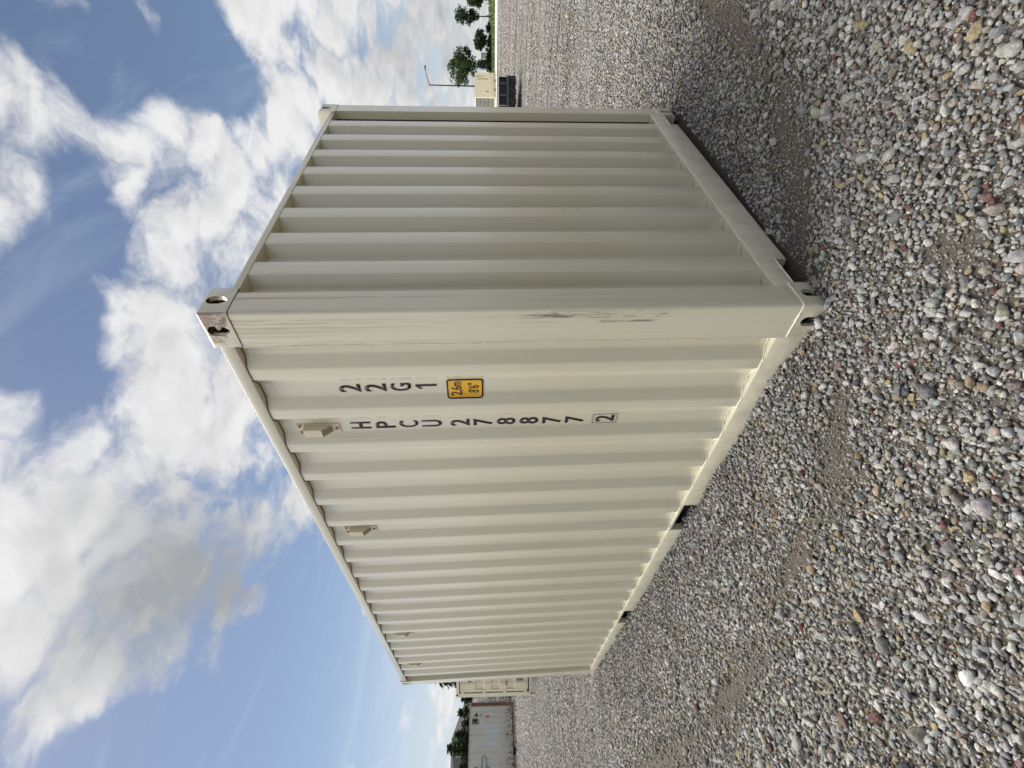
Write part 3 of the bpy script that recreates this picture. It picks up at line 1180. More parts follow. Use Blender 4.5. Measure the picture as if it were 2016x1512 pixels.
# lettering on the long side: the wall is followed 1.5 mm proud
def glyph_mesh(ch, height, width=None, bold=0.0):
    cu = bpy.data.curves.new('glyph', 'FONT')
    cu.body = ch
    cu.size = 1.0
    cu.offset = bold
    cu.resolution_u = 4
    o = bpy.data.objects.new('glyph', cu)
    COL.objects.link(o)
    dg = bpy.context.evaluated_depsgraph_get()
    me = bpy.data.meshes.new_from_object(o.evaluated_get(dg))
    bpy.data.objects.remove(o, do_unlink=True)
    co = np.array([v.co[:] for v in me.vertices])
    lo, hi = co.min(0), co.max(0)
    sy = height / (hi[1] - lo[1])
    sx = sy if width is None else width / max(hi[0] - lo[0], 1e-6)
    for v in me.vertices:
        v.co = ((v.co.x - (lo[0] + hi[0]) / 2) * sx, (v.co.y - lo[1]) * sy, 0)
    return me


def on_wall(name, me, yc, zb, mat, parent, proud=.0016, top=None):
    """Stand a flat glyph mesh on the long-side wall, reading left to right from outside."""
    n = len(me.vertices)
    for v in me.vertices:
        y_ = yc - v.co.x
        v.co = (side_x(y_) - proud, y_, zb + v.co.y)
    me.materials.clear()
    me.materials.append(mat)
    bm = bmesh.new()
    bm.from_mesh(me)
    r = bmesh.ops.extrude_face_region(bm, geom=bm.faces[:])
    for v in [g for g in r['geom'] if isinstance(g, bmesh.types.BMVert)]:
        v.co.x -= .0006
    bm.to_mesh(me)
    bm.free()
    me.name = name
    o = bpy.data.objects.new(name, me)
    return link(o, parent)


YC1, YC2 = .4925, .773
def digit_one(h, w, t):
    me = bpy.data.meshes.new('one')
    me.from_pydata([(w / 2 - t, 0, 0), (w / 2, 0, 0), (w / 2, h, 0), (w / 2 - t * .8, h, 0), (-w / 2, h * .80, 0), (-w / 2, h * .80 - t, 0), (w / 2 - t, h * .88 - t * .4, 0)], [], [(0, 1, 2, 3, 6), (6, 3, 4, 5)])
    return me


for ch, (zt, zb) in zip('22G1', ((2.158, 2.057), (2.039, 1.937), (1.918, 1.819), (1.799, 1.698))):
    on_wall('letter', digit_one(zt - zb, .030, .0125) if ch == '1' else glyph_mesh(ch, zt - zb, .052, .014), YC1, zb, M['black_paint'], box)
for ch, (zt, zb) in zip('HPCU278877', ((2.16, 2.058), (2.034, 1.934), (1.914, 1.815), (1.798, 1.694), (1.651, 1.551), (1.531, 1.431), (1.41, 1.311), (1.291, 1.19), (1.169, 1.068), (1.048, .946))):
    on_wall('letter', glyph_mesh(ch, zt - zb, .052, .014), YC2, zb, M['black_paint'], box)
on_wall('letter', glyph_mesh('2', .10, .050, .014), YC2, .785, M['black_paint'], box)
bxm = bpy.data.meshes.new('digit_box')
w_, h_, t_ = .0365, .131, .0022
vs = [(-w_, 0, 0), (w_, 0, 0), (w_, h_, 0), (-w_, h_, 0), (-w_ + t_, t_, 0), (w_ - t_, t_, 0), (w_ - t_, h_ - t_, 0), (-w_ + t_, h_ - t_, 0)]
bxm.from_pydata(vs, [], [(0, 1, 5, 4), (1, 2, 6, 5), (2, 3, 7, 6), (3, 0, 4, 7)])
on_wall('digit_box', bxm, YC2, .769, M['black_paint'], box)


def plate(name, w, h, yc, zb, mat, parent, proud, rad=.012):
    """Rounded label that bends with the wall."""
    us = np.linspace(-w / 2, w / 2, 15)
    vs = []
    for u in us:
        e = min(u + w / 2, w / 2 - u)
        ins = rad - math.sqrt(max(0, rad * rad - (rad - e) ** 2)) if e < rad else 0
        vs += [(u, ins), (u, h - ins)]
    fs = [(2 * i, 2 * i + 2, 2 * i + 3, 2 * i + 1) for i in range(len(us) - 1)]
    me = bpy.data.meshes.new(name)
    me.from_pydata([(a_, b_, 0) for a_, b_ in vs], [], fs)
    return on_wall(name, me, yc, zb, mat, parent, proud)


lab = plate('height_label', .120, .176, .507, 1.475, M['black_paint'], box, .0016)
plate('label_face', .104, .160, .507, 1.483, M['yellow'], lab, .0030, .006)
on_wall('label_text', glyph_mesh('2,6m', .060, .090, .004), .507, 1.572, M['black_paint'], lab, .0044)
on_wall('label_text', glyph_mesh('8\'6"', .053, .066, .004), .507, 1.497, M['black_paint'], lab, .0044)


# ventilators high on the long side
def ventilator(yc):
    root = MB()
    x0 = SD
    hw, zt, zb = .037, 2.428, 2.214
    root.box((x0 - .004, yc - hw, zb), (x0, yc + hw, zt))
    yb = .028
    zt2, zb2 = zt - .035, zb + .040
    root.add([(x0 - .004, yc - yb, zt2), (x0 - .004, yc + yb, zt2), (x0 - .040, yc - yb, zt2 - .006), (x0 - .040, yc + yb, zt2 - .006),
              (x0 - .040, yc - yb, zb2 + .045), (x0 - .040, yc + yb, zb2 + .045), (x0 - .004, yc - yb, zb2), (x0 - .004, yc + yb, zb2)],
             [(0, 1, 3, 2), (2, 3, 5, 4), (4, 5, 7, 6), (0, 2, 4, 6), (1, 7, 5, 3)])
    v = root.build('ventilator', M['vent'], box, bevel=.0015)
    for (dy, z_) in ((-.024, zt - .017), (.024, zt - .017), (0, zb + .017)):
        MB().tube([(x0 - .004, yc + dy, z_), (x0 - .010, yc + dy, z_)], .0075, 10).build('screw', M['screw'], v, smooth=40)
    g = MB()
    for k in range(7):
        t = (k + .5) / 7
        za = zb2 + .045 * t
        xa = x0 - .004 - .036 * t
        n = Vector((-.045, 0, -.036)).normalized() * .0015
        d = Vector((-.036, 0, .045)).normalized() * .0022
        c = Vector((xa, yc, za)) + n
        for s_ in range(6):
            ya = yc - yb + .006 + s_ * .0075
            p = [c - d, c + d]
            g.add([(p[0].x, ya, p[0].z), (p[0].x, ya + .0055, p[0].z), (p[1].x, ya + .0055, p[1].z), (p[1].x, ya, p[1].z)], [(0, 1, 2, 3)])
    g.build('grille', M['vent_dark'], v)


for yc in (.785, 1.882, 4.085, 5.19):
    ventilator(yc)

# ------------------------------------------------------------------ other containers
def shell_container(name, label, mats, Lc, Wc, Hc, mtx, per=.278, doors=None, group=None):
    """A smaller-in-the-picture container: walls with their pressings, rails, posts, castings. Local x: width (end), y: length."""
    root = empty(name, mat=mtx)
    tag(root, label, 'shipping container', group)
    for cx in (0, 1):
        pts = [(.046, .16)]
        k = 0
        while .24 + per * k + .2 < Lc - .15:
            b = .24 + per * k
            pts += [(.046, b), (.010, b + .068), (.010, b + .140), (.046, b + .208)]
            k += 1
        pts.append((.046, Lc - .16))
        path = [(x_ if not cx else Wc - x_, y_) for x_, y_ in pts]
        MB().strip(path, 2, .15, Hc - .06).build('side_panel', mats['paint'], root, fix=False)
        xa, xb = (.004, .064) if not cx else (Wc - .064, Wc - .004)
        MB().box((xa, .178, Hc - .085), (xb, Lc - .178, Hc - .022)).build('top_side_rail', mats['frame'], root)
        rb = MB()
        segs = [(.178, Lc * .36), (Lc * .36 + .35, Lc * .64 - .35), (Lc * .64, Lc - .178)] if Lc > 4 else [(.178, Lc * .26), (Lc * .26 + .33, Lc * .74 - .33), (Lc * .74, Lc - .178)]
        for (a_, b_) in segs:
            rb.box((xa, a_, .0), (xb, b_, .16))
        for (a_, b_) in zip([q[1] for q in segs[:-1]], [q[0] for q in segs[1:]]):
            rb.box((xa, a_, .145), (xb, b_, .158))
        rb.build('bottom_side_rail', mats['frame'], root)
        for cy in (0, 1):
            xa, xb = (.003, .125) if not cx else (Wc - .125, Wc - .003)
            ya, yb = (.003, .165) if not cy else (Lc - .165, Lc - .003)
            MB().box((xa, ya, .118), (xb, yb, Hc - .118)).build('corner_post', mats.get('post', mats['frame']), root)
            for z_ in (0, Hc - .118):
                xa, xb = (0, .162) if not cx else (Wc - .162, Wc)
                ya, yb = (0, .178) if not cy else (Lc - .178, Lc)
                cs = MB().box((xa, ya, z_), (xb, yb, z_ + .118)).build('corner_casting', mats['frame'], root, bevel=.008)
                hl = MB()
                hx = .0 if not cx else Wc
                sx = -1 if not cx else 1
                yc = (ya + yb) / 2
                xc = (xa + xb) / 2
                hl.prism([(yc + u * .9, z_ + .059 + v * .9) for u, v in oval(.05, .08, 6)], 0, hx - sx * .02, hx + sx * .002)
                hy = 0 if not cy else Lc
                sy = -1 if not cy else 1
                hl.prism([(xc + u * .9, z_ + .059 + v * .9) for u, v in oval(.05, .08, 6)], 1, hy - sy * .02, hy + sy * .002)
                hl.build('casting_hole', M['rubber'], cs)
    # blind end at y = Lc
    pts = [(.12, Lc - .05)]
    k = 0
    while .22 + .25 * k + .16 < Wc - .1:
        b = .22 + .25 * k
        pts += [(b, Lc - .05), (b + .03, Lc - .006), (b + .12, Lc - .006), (b + .15, Lc - .05)]
        k += 1
    pts.append((Wc - .12, Lc - .05))
    MB().strip(pts, 2, .15, Hc - .08).build('end_panel', mats['paint'], root, fix=False)
    MB().box((.162, Lc - .06, .0), (Wc - .162, Lc - .004, .17)).build('bottom_end_rail', mats['frame'], root)
    MB().box((.162, Lc - .06, Hc - .11), (Wc - .162, Lc - .004, Hc - .03)).build('top_end_rail', mats['frame'], root)
    MB().box((.065, .065, Hc - .06), (Wc - .065, Lc - .065, Hc - .035)).build('roof_panel', mats['paint'], root)
    MB().box((.066, .066, .13), (Wc - .066, Lc - .066, .15)).build('floor', M['under'], root)
    MB().box((.162, .004, .0), (Wc - .162, .06, .135)).build('door_sill', mats['frame'], root)
    MB().box((.162, .004, Hc - .125), (Wc - .162, .06, Hc - .03)).build('door_header', mats['frame'], root)
    door_end(root, dict(mats, paint=doors) if doors else mats, Wc, Hc, 0.0, -1)
    return root


def frame_matrix(origin, xdir):
    """x along xdir (level), z up, y = z cross x (away)."""
    x_ = Vector((xdir.x, xdir.y, 0)).normalized()
    y_ = Vector((0, 0, 1)).cross(x_)
    return Matrix(((x_.x, y_.x, 0, origin.x), (x_.y, y_.y, 0, origin.y), (0, 0, 1, origin.z), (0, 0, 0, 1)))


R2 = Vector((RGT.x, RGT.y, 0)).normalized()
F2 = Vector((FWD.x, FWD.y, 0)).normalized()
cream = paint('cream_container_paint', (.84, .77, .56), streaks=.4)
mats_cream = dict(paint=cream, frame=cream, rubber=M['rubber'], rod=cream)

# cream container on the left, its doors towards the camera
o_ = at(1052.5, 1369, 16.4)
o_.z = gz(o_.x, o_.y) - .01
cc = shell_container('cream_container', 'clean cream container with pressed doors and a round blue logo, behind the big one', mats_cream, 6.058, 2.438, 2.591, frame_matrix(o_, R2))
# round logo: blue disc, pale ring, pale leaping figure
navy = simple('logo_navy', (.035, .045, .10), .5)
white = simple('logo_white', (.70, .70, .68), .5)
lg = MB()
cxl, czl, yl = .560, 2.12, -.0
for (r0, r1, d_, mat_, nm) in ((0, .075, .0232, white, 'logo_rim'), (0, .066, .0215, navy, 'logo_disc')):
    pass
disc = lambda r, y_: [(cxl + r * math.cos(t), czl + r * math.sin(t)) for t in [2 * PI * k / 28 for k in range(28)]]
lo_ = MB().prism(disc(.083, 0), 1, .0292, .026).build('logo', white, cc)
MB().prism(disc(.074, 0), 1, .0262, .0245).build('logo_disc', navy, lo_)
MB().prism([(cxl - .045, czl - .045), (cxl - .010, czl - .022), (cxl + .015, czl - .040), (cxl + .046, czl - .038), (cxl + .022, czl - .004), (cxl + .030, czl + .030), (cxl + .002, czl + .052), (cxl - .006, czl + .012), (cxl - .034, czl - .006)], 1, .0247, .0232).build('logo_mark', white, lo_)
grey_plate = simple('grey_placard', (.23, .23, .24), .5, var=.3, scale=12)
MB().box((.50, .018, .33), (.74, .0295, .56)).build('placard', grey_plate, cc)
MB().box((.40, -.012, .86), (.48, .01, .93)).build('lock_box', M['under'], cc)
MB().tube([(.50, -.01, .90), (.64, -.01, .90)], .014, 8).build('door_handle', M['galv'], cc)


# rusty white container further left
def rusty_material(name, base=(.50, .50, .46), amount=1.0):
    mt, T, bs = material(name)
    co = T.n('ShaderNodeTexCoord').outputs['Object']
    x, y, z = T.xyz(co)
    n1 = T.noise(co, 1.6, 6, .65)
    c = T.mix(n1, tuple(v * .80 for v in base), tuple(min(1, v * 1.18) for v in base))
    # dark grime lines across the pressings
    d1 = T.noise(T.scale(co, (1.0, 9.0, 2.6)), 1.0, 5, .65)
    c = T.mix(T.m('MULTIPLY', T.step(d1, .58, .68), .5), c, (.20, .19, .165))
    # rust: patches everywhere, much more of it low down
    rn = T.noise(T.scale(co, (1.0, 1.6, .9)), 5.0, 8, .76)
    lowz = T.step(z, 1.1, .0)
    c = T.mix(T.m('MULTIPLY', T.m('MULTIPLY', T.step(z, 1.0, .2), T.step(T.noise(co, 2.2, 4), .35, .7)), .6), c, (.40, .335, .24))
    thr = T.m('SUBTRACT', .605, T.m('MULTIPLY', lowz, .125 * amount))
    rm = T.step(T.m('SUBTRACT', rn, thr), 0.0, .05)
    rc = T.mix(T.noise(co, 22.0, 5), (.10, .045, .020), (.34, .19, .09))
    c = T.mix(rm, c, rc)
    run = T.noise(T.scale(co, (1.0, 14.0, .8)), 1.0, 4, .6)
    c = T.mix(T.m('MULTIPLY', T.m('MULTIPLY', T.step(run, .55, .72), lowz), .65), c, (.40, .28, .16))
    T.link(c, bs.inputs['Base Color'])
    bs.inputs['Roughness'].default_value = .8
    b = T.n('ShaderNodeBump')
    b.inputs['Strength'].default_value = .6
    b.inputs['Distance'].default_value = .04
    T.link(T.noise(co, 2.4, 3), b.inputs['Height'])
    T.link(b.outputs[0], bs.inputs['Normal'])
    return mt


M['rusty'] = rusty_material('rusty_white_paint', (.52, .525, .485), 1.0)
M['rust_frame'] = rusty_material('rusted_frame', (.38, .345, .28), .9)
M['rust_post'] = rusty_material('rusted_post', (.13, .065, .04), 1.2)
M['repaint'] = rusty_material('pale_blue_repaint', (.50, .555, .59), .5)
M['blue_line'] = simple('blue_spray', (.10, .16, .30), .7)
M['faded_black'] = simple('faded_black', (.035, .03, .028), .7, var=.3, scale=20)
M['redline'] = simple('faded_red', (.35, .10, .08), .7)
pr = at(1014, 1381, 28.0)
pl = at(1024, 1512, 25.5)
pr.z = pl.z = gz(pr.x, pr.y)
dv = (pl - pr).normalized()            # runs to the left and towards the camera
# local y runs along the long side; the wall x = 0 faces the camera
xd = Vector((0, 0, 1)).cross(dv)       # so that x cross z ... y = z cross x = ...
xd = -Vector((0, 0, 1)).cross(dv)
mt_ = frame_matrix(pr, xd)
ydir = Vector((mt_[0][1], mt_[1][1], 0))
if ydir.dot(dv) < 0:
    xd = -xd
    mt_ = frame_matrix(pr, xd)
face_in = Vector((mt_[0][0], mt_[1][0], 0))
rc_ = shell_container('rusted_container', 'old off-white container streaked with rust, its long side facing the gravel yard', dict(paint=M['rusty'], frame=M['rust_frame'], post=M['rust_post'], rubber=M['rubber'], rod=M['rust_frame']), 6.058, 2.438, 2.591, mt_)
FX = 0.0 if face_in.dot(pr - CAM) > 0 else 2.438       # which long wall looks at the camera
SGN = -1 if FX == 0.0 else 1


def on_rusty(name, poly, mat, parent=None, lift=.004):
    x_ = FX + SGN * lift
    return MB().prism([(y_, z_) for y_, z_ in poly], 0, x_, x_ - SGN * .012).build(name, mat, parent or rc_)


rect = lambda a_, b_, c_, d_: [(a_, c_), (b_, c_), (b_, d_), (a_, d_)]
# the overpainted patch follows the pressings of the wall, a few millimetres proud
pp = []
for k in range(4):
    b = .24 + .278 * (3 + k)
    pp += [(.046, b), (.010, b + .068), (.010, b + .140), (.046, b + .208)]
pp = [((q[0] - .004) if FX == 0.0 else (2.438 - q[0] + .004), q[1]) for q in pp]
MB().strip(pp, 2, 1.02, 1.66).build('repaint_patch', M['repaint'], rc_, fix=False)


def glyph_on_rusty(ch, yc, zb, h, w, mat, lift=.003, bold=.02):
    me = glyph_mesh(ch, h, w, bold)
    for v in me.vertices:
        v.co = (FX + SGN * lift, yc + SGN * -1 * -v.co.x * (1 if SGN > 0 else -1) * (1 if SGN > 0 else 1), zb + v.co.y)
    me.materials.clear()
    me.materials.append(mat)
    o = bpy.data.objects.new('letter', me)
    return link(o, rc_)


# as seen from outside the letters run from the left end (large y) to the right (small y)
glyph_on_rusty('E', .96, 2.10, .30, .20, M['faded_black'], bold=.05)
glyph_on_rusty('B', .88, 2.10, .30, .16, M['faded_black'], bold=.05)
glyph_on_rusty('4', .60, 2.08, .22, .20, M['faded_black'], bold=.05)
glyph_on_rusty('U', .62, 1.86, .12, .10, M['faded_black'], bold=.02)
glyph_on_rusty('11', .93, 1.99, .08, .16, M['faded_black'], bold=.01)
on_rusty('red_mark', rect(.66, .72, 1.46, 1.66), M['redline'], lift=.001)
MB().box((FX + SGN * .003 - .004, .18, .150), (FX + SGN * .003 + .004, 5.87, .185)).build('sill_strip', M['under'], rc_)  # thin black strip where the wall meets the bottom rail
# blue spray outline near the left end
sp_ = MB()
for line in ([(3.02, 1.84), (2.60, 1.83), (2.54, 1.78), (2.53, 1.68), (2.58, 1.62), (3.00, 1.61)],
             [(3.02, 1.84), (3.12, 1.95), (3.40, 1.98), (3.62, 1.90), (3.66, 1.60), (3.55, 1.42), (3.25, 1.38), (3.06, 1.46), (3.00, 1.61)],
             [(3.05, 1.60), (3.26, 1.62), (3.32, 1.56), (3.08, 1.50)], [(3.30, 1.56), (3.34, 1.48), (3.12, 1.42)], [(3.12, 1.84), (3.30, 1.74), (3.42, 1.80)]):
    sp_.tube([(FX + SGN * .004, a_, b_) for a_, b_ in line], .020, 5)
sp_.build('spray_outline', M['blue_line'], rc_)
for k in range(4):
    on_rusty('tally_mark', rect(3.02 + k * .09, 3.06 + k * .09, 2.05, 2.24), M['faded_black'], lift=.001)

# white container with marking panels, seen in the gap between the two
wm = rusty_material('chalky_white_paint', (.62, .61, .58), .5)
o2 = at(1012, 1384, 31.5)
o2.z = gz(o2.x, o2.y)
wc_ = shell_container('white_container', 'chalky white container with dark marking panels, squeezed between the rusted and the cream ones', dict(paint=wm, frame=M['rust_frame'], rubber=M['rubber'], rod=wm), 6.058, 2.438, 2.591, frame_matrix(o2, R2))
for (za, zb_, mat_) in ((2.18, 2.50, white), (1.40, 1.62, grey_plate), (1.10, 1.32, grey_plate), (.55, .78, grey_plate), (.20, .44, grey_plate)):
    MB().box((.16, -.03, za), (.40, .012, zb_)).build('marking_panel', mat_, wc_)
for (za, s_) in ((1.15, 'M'), (1.45, 'S'), (.60, 'A'), (.25, 'O')):
    me = glyph_mesh(s_, .13, .13, .01)
    for v in me.vertices:
        v.co = (.28 + v.co.x, -.033, za + v.co.y)
    me.materials.clear()
    me.materials.append(white)
    link(bpy.data.objects.new('letter', me), wc_)
MB().box((.06, -.02, .9), (.16, .0, 1.05)).build('rust_patch', M['rust_frame'], wc_)

# small tan container far right, beyond the road
tanp = paint('tan_container_paint', (.86, .76, .50), streaks=.3)
ot = at(974.6, 192.5, 60.0)
ot.z = gz(ot.x, ot.y) + .06
# long side faces the camera: local y runs to the right along the picture plane, x away
mtt = Matrix(((F2.x, R2.x, 0, ot.x), (F2.y, R2.y, 0, ot.y), (0, 0, 1, ot.z), (0, 0, 0, 1)))
mtt = Matrix(((-F2.x, R2.x, 0, ot.x + F2.x * 2.438), (-F2.y, R2.y, 0, ot.y + F2.y * 2.438), (0, 0, 1, ot.z), (0, 0, 0, 1)))
steel = simple('door_steel_grey', (.17, .17, .15), .6, var=.25, scale=5)
tcn = shell_container('tan_container', 'short tan container standing beyond the concrete road below the lamp post', dict(paint=tanp, frame=tanp, rubber=M['rubber'], rod=M['galv']), 3.05, 2.438, 2.56, mtt, per=.30, doors=steel)
# marks on its long side (local x = 2.438 looks at the camera)
mk = simple('dark_print', (.10, .09, .07), .7)
for (ya, yb, za, zb_) in ((2.60, 2.64, 1.85, 2.40), (2.56, 2.68, 1.58, 1.70), (2.28, 2.32, .95, 2.15), (.72, .82, .86, 1.14)):
    MB().box((2.426, ya, za), (2.441, yb, zb_)).build('stencil_mark', mk, tcn)

# ------------------------------------------------------------------ flatbed trailer
blackp = simple('trailer_black', (.012, .012, .014), .45, var=.3, scale=8)
steelg = simple('trailer_steel', (.10, .105, .115), .5, .3)
redt = simple('reflective_red', (.28, .02, .02), .4)
whitet = simple('reflective_white', (.62, .62, .60), .4)
tyre = simple('tyre_rubber', (.02, .02, .02), .85)
tp = at(1026, 148, 20.6)
TW = 2.45
tb = Vector((tp.x, tp.y, 0)) - R2 * TW
tb.z = gz(tb.x, tb.y) - .01
tm = Matrix(((R2.x, F2.x, 0, tb.x), (R2.y, F2.y, 0, tb.y), (0, 0, 1, tb.z), (0, 0, 0, 1)))
tr = empty('flatbed_trailer', mat=tm)
tag(tr, 'black flatbed trailer with folded loading ramps parked on the gravel before the road', 'trailer')
MB().box((0, .02, .58), (TW, .09, .66)).build('rear_beam', steelg, tr, bevel=.01)
MB().box((0, .10, .56), (TW, 5.6, .66)).build('deck', blackp, tr)
MB().box((0, .04, .30), (TW, .14, .565)).build('rear_bumper', blackp, tr, bevel=.01)
tape = MB()
for k in range(6):
    MB().box((k * TW / 6 + .01, .034, .265), ((k + .62) * TW / 6, .06, .30)).build('red_reflector', redt, tr)
    MB().box(((k + .66) * TW / 6, .034, .27), ((k + .98) * TW / 6 - .01, .06, .298)).build('white_reflector', whitet, tr) if k % 2 else None
for k in range(5):
    x_ = .2 + k * .5
    MB().tube([(x_, .03, .40), (x_ + .09, .03, .34), (x_ + .20, .035, .52)], .012, 5).build('tie_hook', steelg, tr)
for s_ in (0, 1):
    x0 = .03 + s_ * (TW / 2)
    x1 = x0 + TW / 2 - .06
    rp_ = MB()
    rp_.box((x0, .09, .66), (x1, .16, .70))
    rp_.box((x0, .09, 1.0 - .04), (x1, .16, 1.0))
    rp_.box((x0, .09, .70), (x0 + .05, .16, .96))
    rp_.box((x1 - .05, .09, .70), (x1, .16, .96))
    rp_.box((x0 + .05, .13, .70), (x1 - .05, .15, .96))
    ra = rp_.build('loading_ramp', blackp, tr)
    for q in (.30, .72):
        xx = x0 + (x1 - x0) * q
        MB().box((xx, .075, .705), (xx + .07, .128, .955)).build('ramp_bar', steelg, ra)
for s_ in (0, 1):
    for yy in (2.6, 3.5):
        wx = .02 if s_ == 0 else TW - .24
        pts = [(wx, yy, .37), (wx + .22, yy, .37)]
        wt = MB().tube([(wx, yy, .37), (wx + .03, yy, .37), (wx + .19, yy, .37), (wx + .22, yy, .37)], [.33, .37, .37, .33], 24).build('wheel', tyre, tr, smooth=40)
        MB().tube([(wx - .004 if s_ == 0 else wx + .2, yy, .37), (wx + .02 if s_ == 0 else wx + .226, yy, .37)], .20, 18).build('rim', M['galv'], wt, smooth=40)
MB().box((.35, 5.6, .50), (.47, 5.7, .62)).build('frame_rail', blackp, tr)
MB().tube([(TW / 2 - .5, 5.6, .58), (TW / 2, 7.2, .58)], .05, 8).build('drawbar', blackp, tr)
MB().tube([(TW / 2 + .5, 5.6, .58), (TW / 2, 7.2, .58)], .05, 8).build('drawbar', blackp, tr)
MB().tube([(TW / 2, 7.15, .0), (TW / 2, 7.15, .75)], .04, 8).build('jack_stand', steelg, tr)

# ------------------------------------------------------------------ lamp post, poles, wires
pole_m = simple('dark_pole_paint', (.05, .05, .075), .5)
lp = at(968, 170.5, 78.0)
lp.z = gz(lp.x, lp.y)
tl = at(846, 170.0, 78.0)
hp = tl.z - lp.z
post_o = empty('lamp_post', lp)
tag(post_o, 'tall dark street lamp with one long slanting arm behind the tan container', 'street lamp')
MB().tube([(0, 0, 0), (0, 0, .3)], .22, 12).build('base', pole_m, post_o)
MB().tube([(0, 0, .3), (0, 0, hp)], [.13, .085], 10).build('pole', pole_m, post_o, smooth=60)
arm_end = at(836.5, 131, 78.0) - lp
arm_mid = Vector((arm_end.x * .5, arm_end.y * .5, hp + (arm_end.z - hp) * .62))
MB().tube([(0, 0, hp - .05), arm_mid, arm_end], [.07, .055, .045], 8).build('arm', pole_m, post_o, smooth=60)
hd = Vector((arm_end.x, arm_end.y, 0)).normalized()
MB().tube([arm_end - hd * .55 + Vector((0, 0, -.04)), arm_end + hd * .05 + Vector((0, 0, -.03)), arm_end + hd * .25 + Vector((0, 0, -.03))], [.08, .13, .06], 8).build('lamp_head', pole_m, post_o, smooth=60)

wood = simple('weathered_pole', (.16, .13, .11), .9)
POLES = [(951, 1.6, 972, 95, 'taller thin grey pole on the grass in front of the cropped tree', .07), (961, 3.4, 973.5, 80, 'short thin post standing in the grass beside the thin grey pole', .06),
         (956, 7.7, 966, 170, 'slim distant pole standing in the open between the cropped and the slender tree', .11), (957.5, 30.5, 967, 150, 'slim distant pole standing close beside the trunk of the slender tree', .10)]
pole_tops = []
for (xt, yy, xb_, D, lbl, rad) in POLES:
    b_ = at(xb_, yy, D)
    b_.z = gz(b_.x, b_.y)
    t_ = at(xt, yy, D)
    po = empty('utility_pole', b_)
    tag(po, lbl, 'pole', 'thin poles on the grass')
    MB().tube([(0, 0, 0), (0, 0, t_.z - b_.z)], [rad, rad * .7], 8).build('pole', wood, po, smooth=60)
    cr = MB()
    cr.box((-.4, -.04, (t_.z - b_.z) - .35), (.4, .04, (t_.z - b_.z) - .25))
    cr.build('crossarm', wood, po)
wire = simple('wire_grey', (.12, .12, .13), .6)
for i, xw in enumerate((943.0, 949.5, 955.0)):
    wb_ = MB()
    pts = []
    for k in range(17):
        t = k / 16
        iy = -60 + 170 * t
        p = at(xw + 1.2 * math.sin(PI * t), iy, 230.0)
        pts.append(p)
    wb_.tube(pts, .035, 4)
    tag(wb_.build('power_line', wire), ('highest of the three faint power lines over the grass', 'middle of the three faint power lines over the grass', 'lowest of the three faint power lines over the grass')[i], 'power line', 'power lines over the grass')

# far pale building above the hedge
fb0 = at(965, 114.2, 260.0)
fb1 = at(965, 105.2, 260.0)
fb0.z = gz(fb0.x, fb0.y)
wdt = (fb1 - fb0).length
ht = (at(948.5, 110, 260.0)).z - fb0.z
fbr = empty('pale_building', mat=Matrix(((R2.x, F2.x, 0, fb0.x), (R2.y, F2.y, 0, fb0.y), (0, 0, 1, fb0.z), (0, 0, 0, 1))))
tag(fbr, 'small pale flat-topped building far off, rising above the long dark hedge', 'building')
wallm = simple('pale_wall', (.56, .52, .42), .8, var=.08, scale=.5)
rfm = simple('dark_fascia', (.16, .16, .16), .7)
MB().box((0, 0, 0), (wdt, 6.0, ht)).build('wall', wallm, fbr)
MB().box((-.18, -.12, 0), (.10, .0 - .003, ht)).build('corner_trim', rfm, fbr)
MB().box((wdt - .10, -.12, 0), (wdt + .18, -.003, ht)).build('corner_trim', rfm, fbr)
MB().box((-.25, -.25, ht + .003), (wdt + .25, 6.2, ht + .30)).build('roof', rfm, fbr)


# ------------------------------------------------------------------ trees
def leaf_mat(name, col):
    mt, T, bs = material(name)
    co = T.n('ShaderNodeTexCoord').outputs['Object']
    f = T.noise(co, 1.4, 4, .7)
    g = T.n('ShaderNodeObjectInfo')
    c = T.mix(T.step(f, .3, .7), tuple(v * .6 for v in col), tuple(v * 1.45 for v in col))
    T.link(c, bs.inputs['Base Color'])
    bs.inputs['Roughness'].default_value = .6
    bs.inputs['Specular IOR Level'].default_value = .3
    tl_ = T.n('ShaderNodeBsdfTranslucent')
    T.link(c, tl_.inputs['Color'])
    mx = T.n('ShaderNodeMixShader')
    mx.inputs[0].default_value = .28
    out = [n for n in mt.node_tree.nodes if n.type == 'OUTPUT_MATERIAL'][0]
    T.link(bs.outputs[0], mx.inputs[1])
    T.link(tl_.outputs[0], mx.inputs[2])
    T.link(mx.outputs[0], out.inputs['Surface'])
    return mt


M['leaf'] = leaf_mat('oak_leaves', (.050, .085, .032))
M['leaf_dark'] = leaf_mat('dark_leaves', (.036, .060, .030))
M['leaf_willow'] = leaf_mat('willow_leaves', (.062, .092, .042))
M['needles'] = leaf_mat('conifer_needles', (.026, .050, .019))
M['spruce'] = leaf_mat('spruce_needles', (.040, .075, .030))
M['bark'] = simple('bark', (.075, .06, .05), .9, var=.4, scale=14, bump=.6, bscale=30)


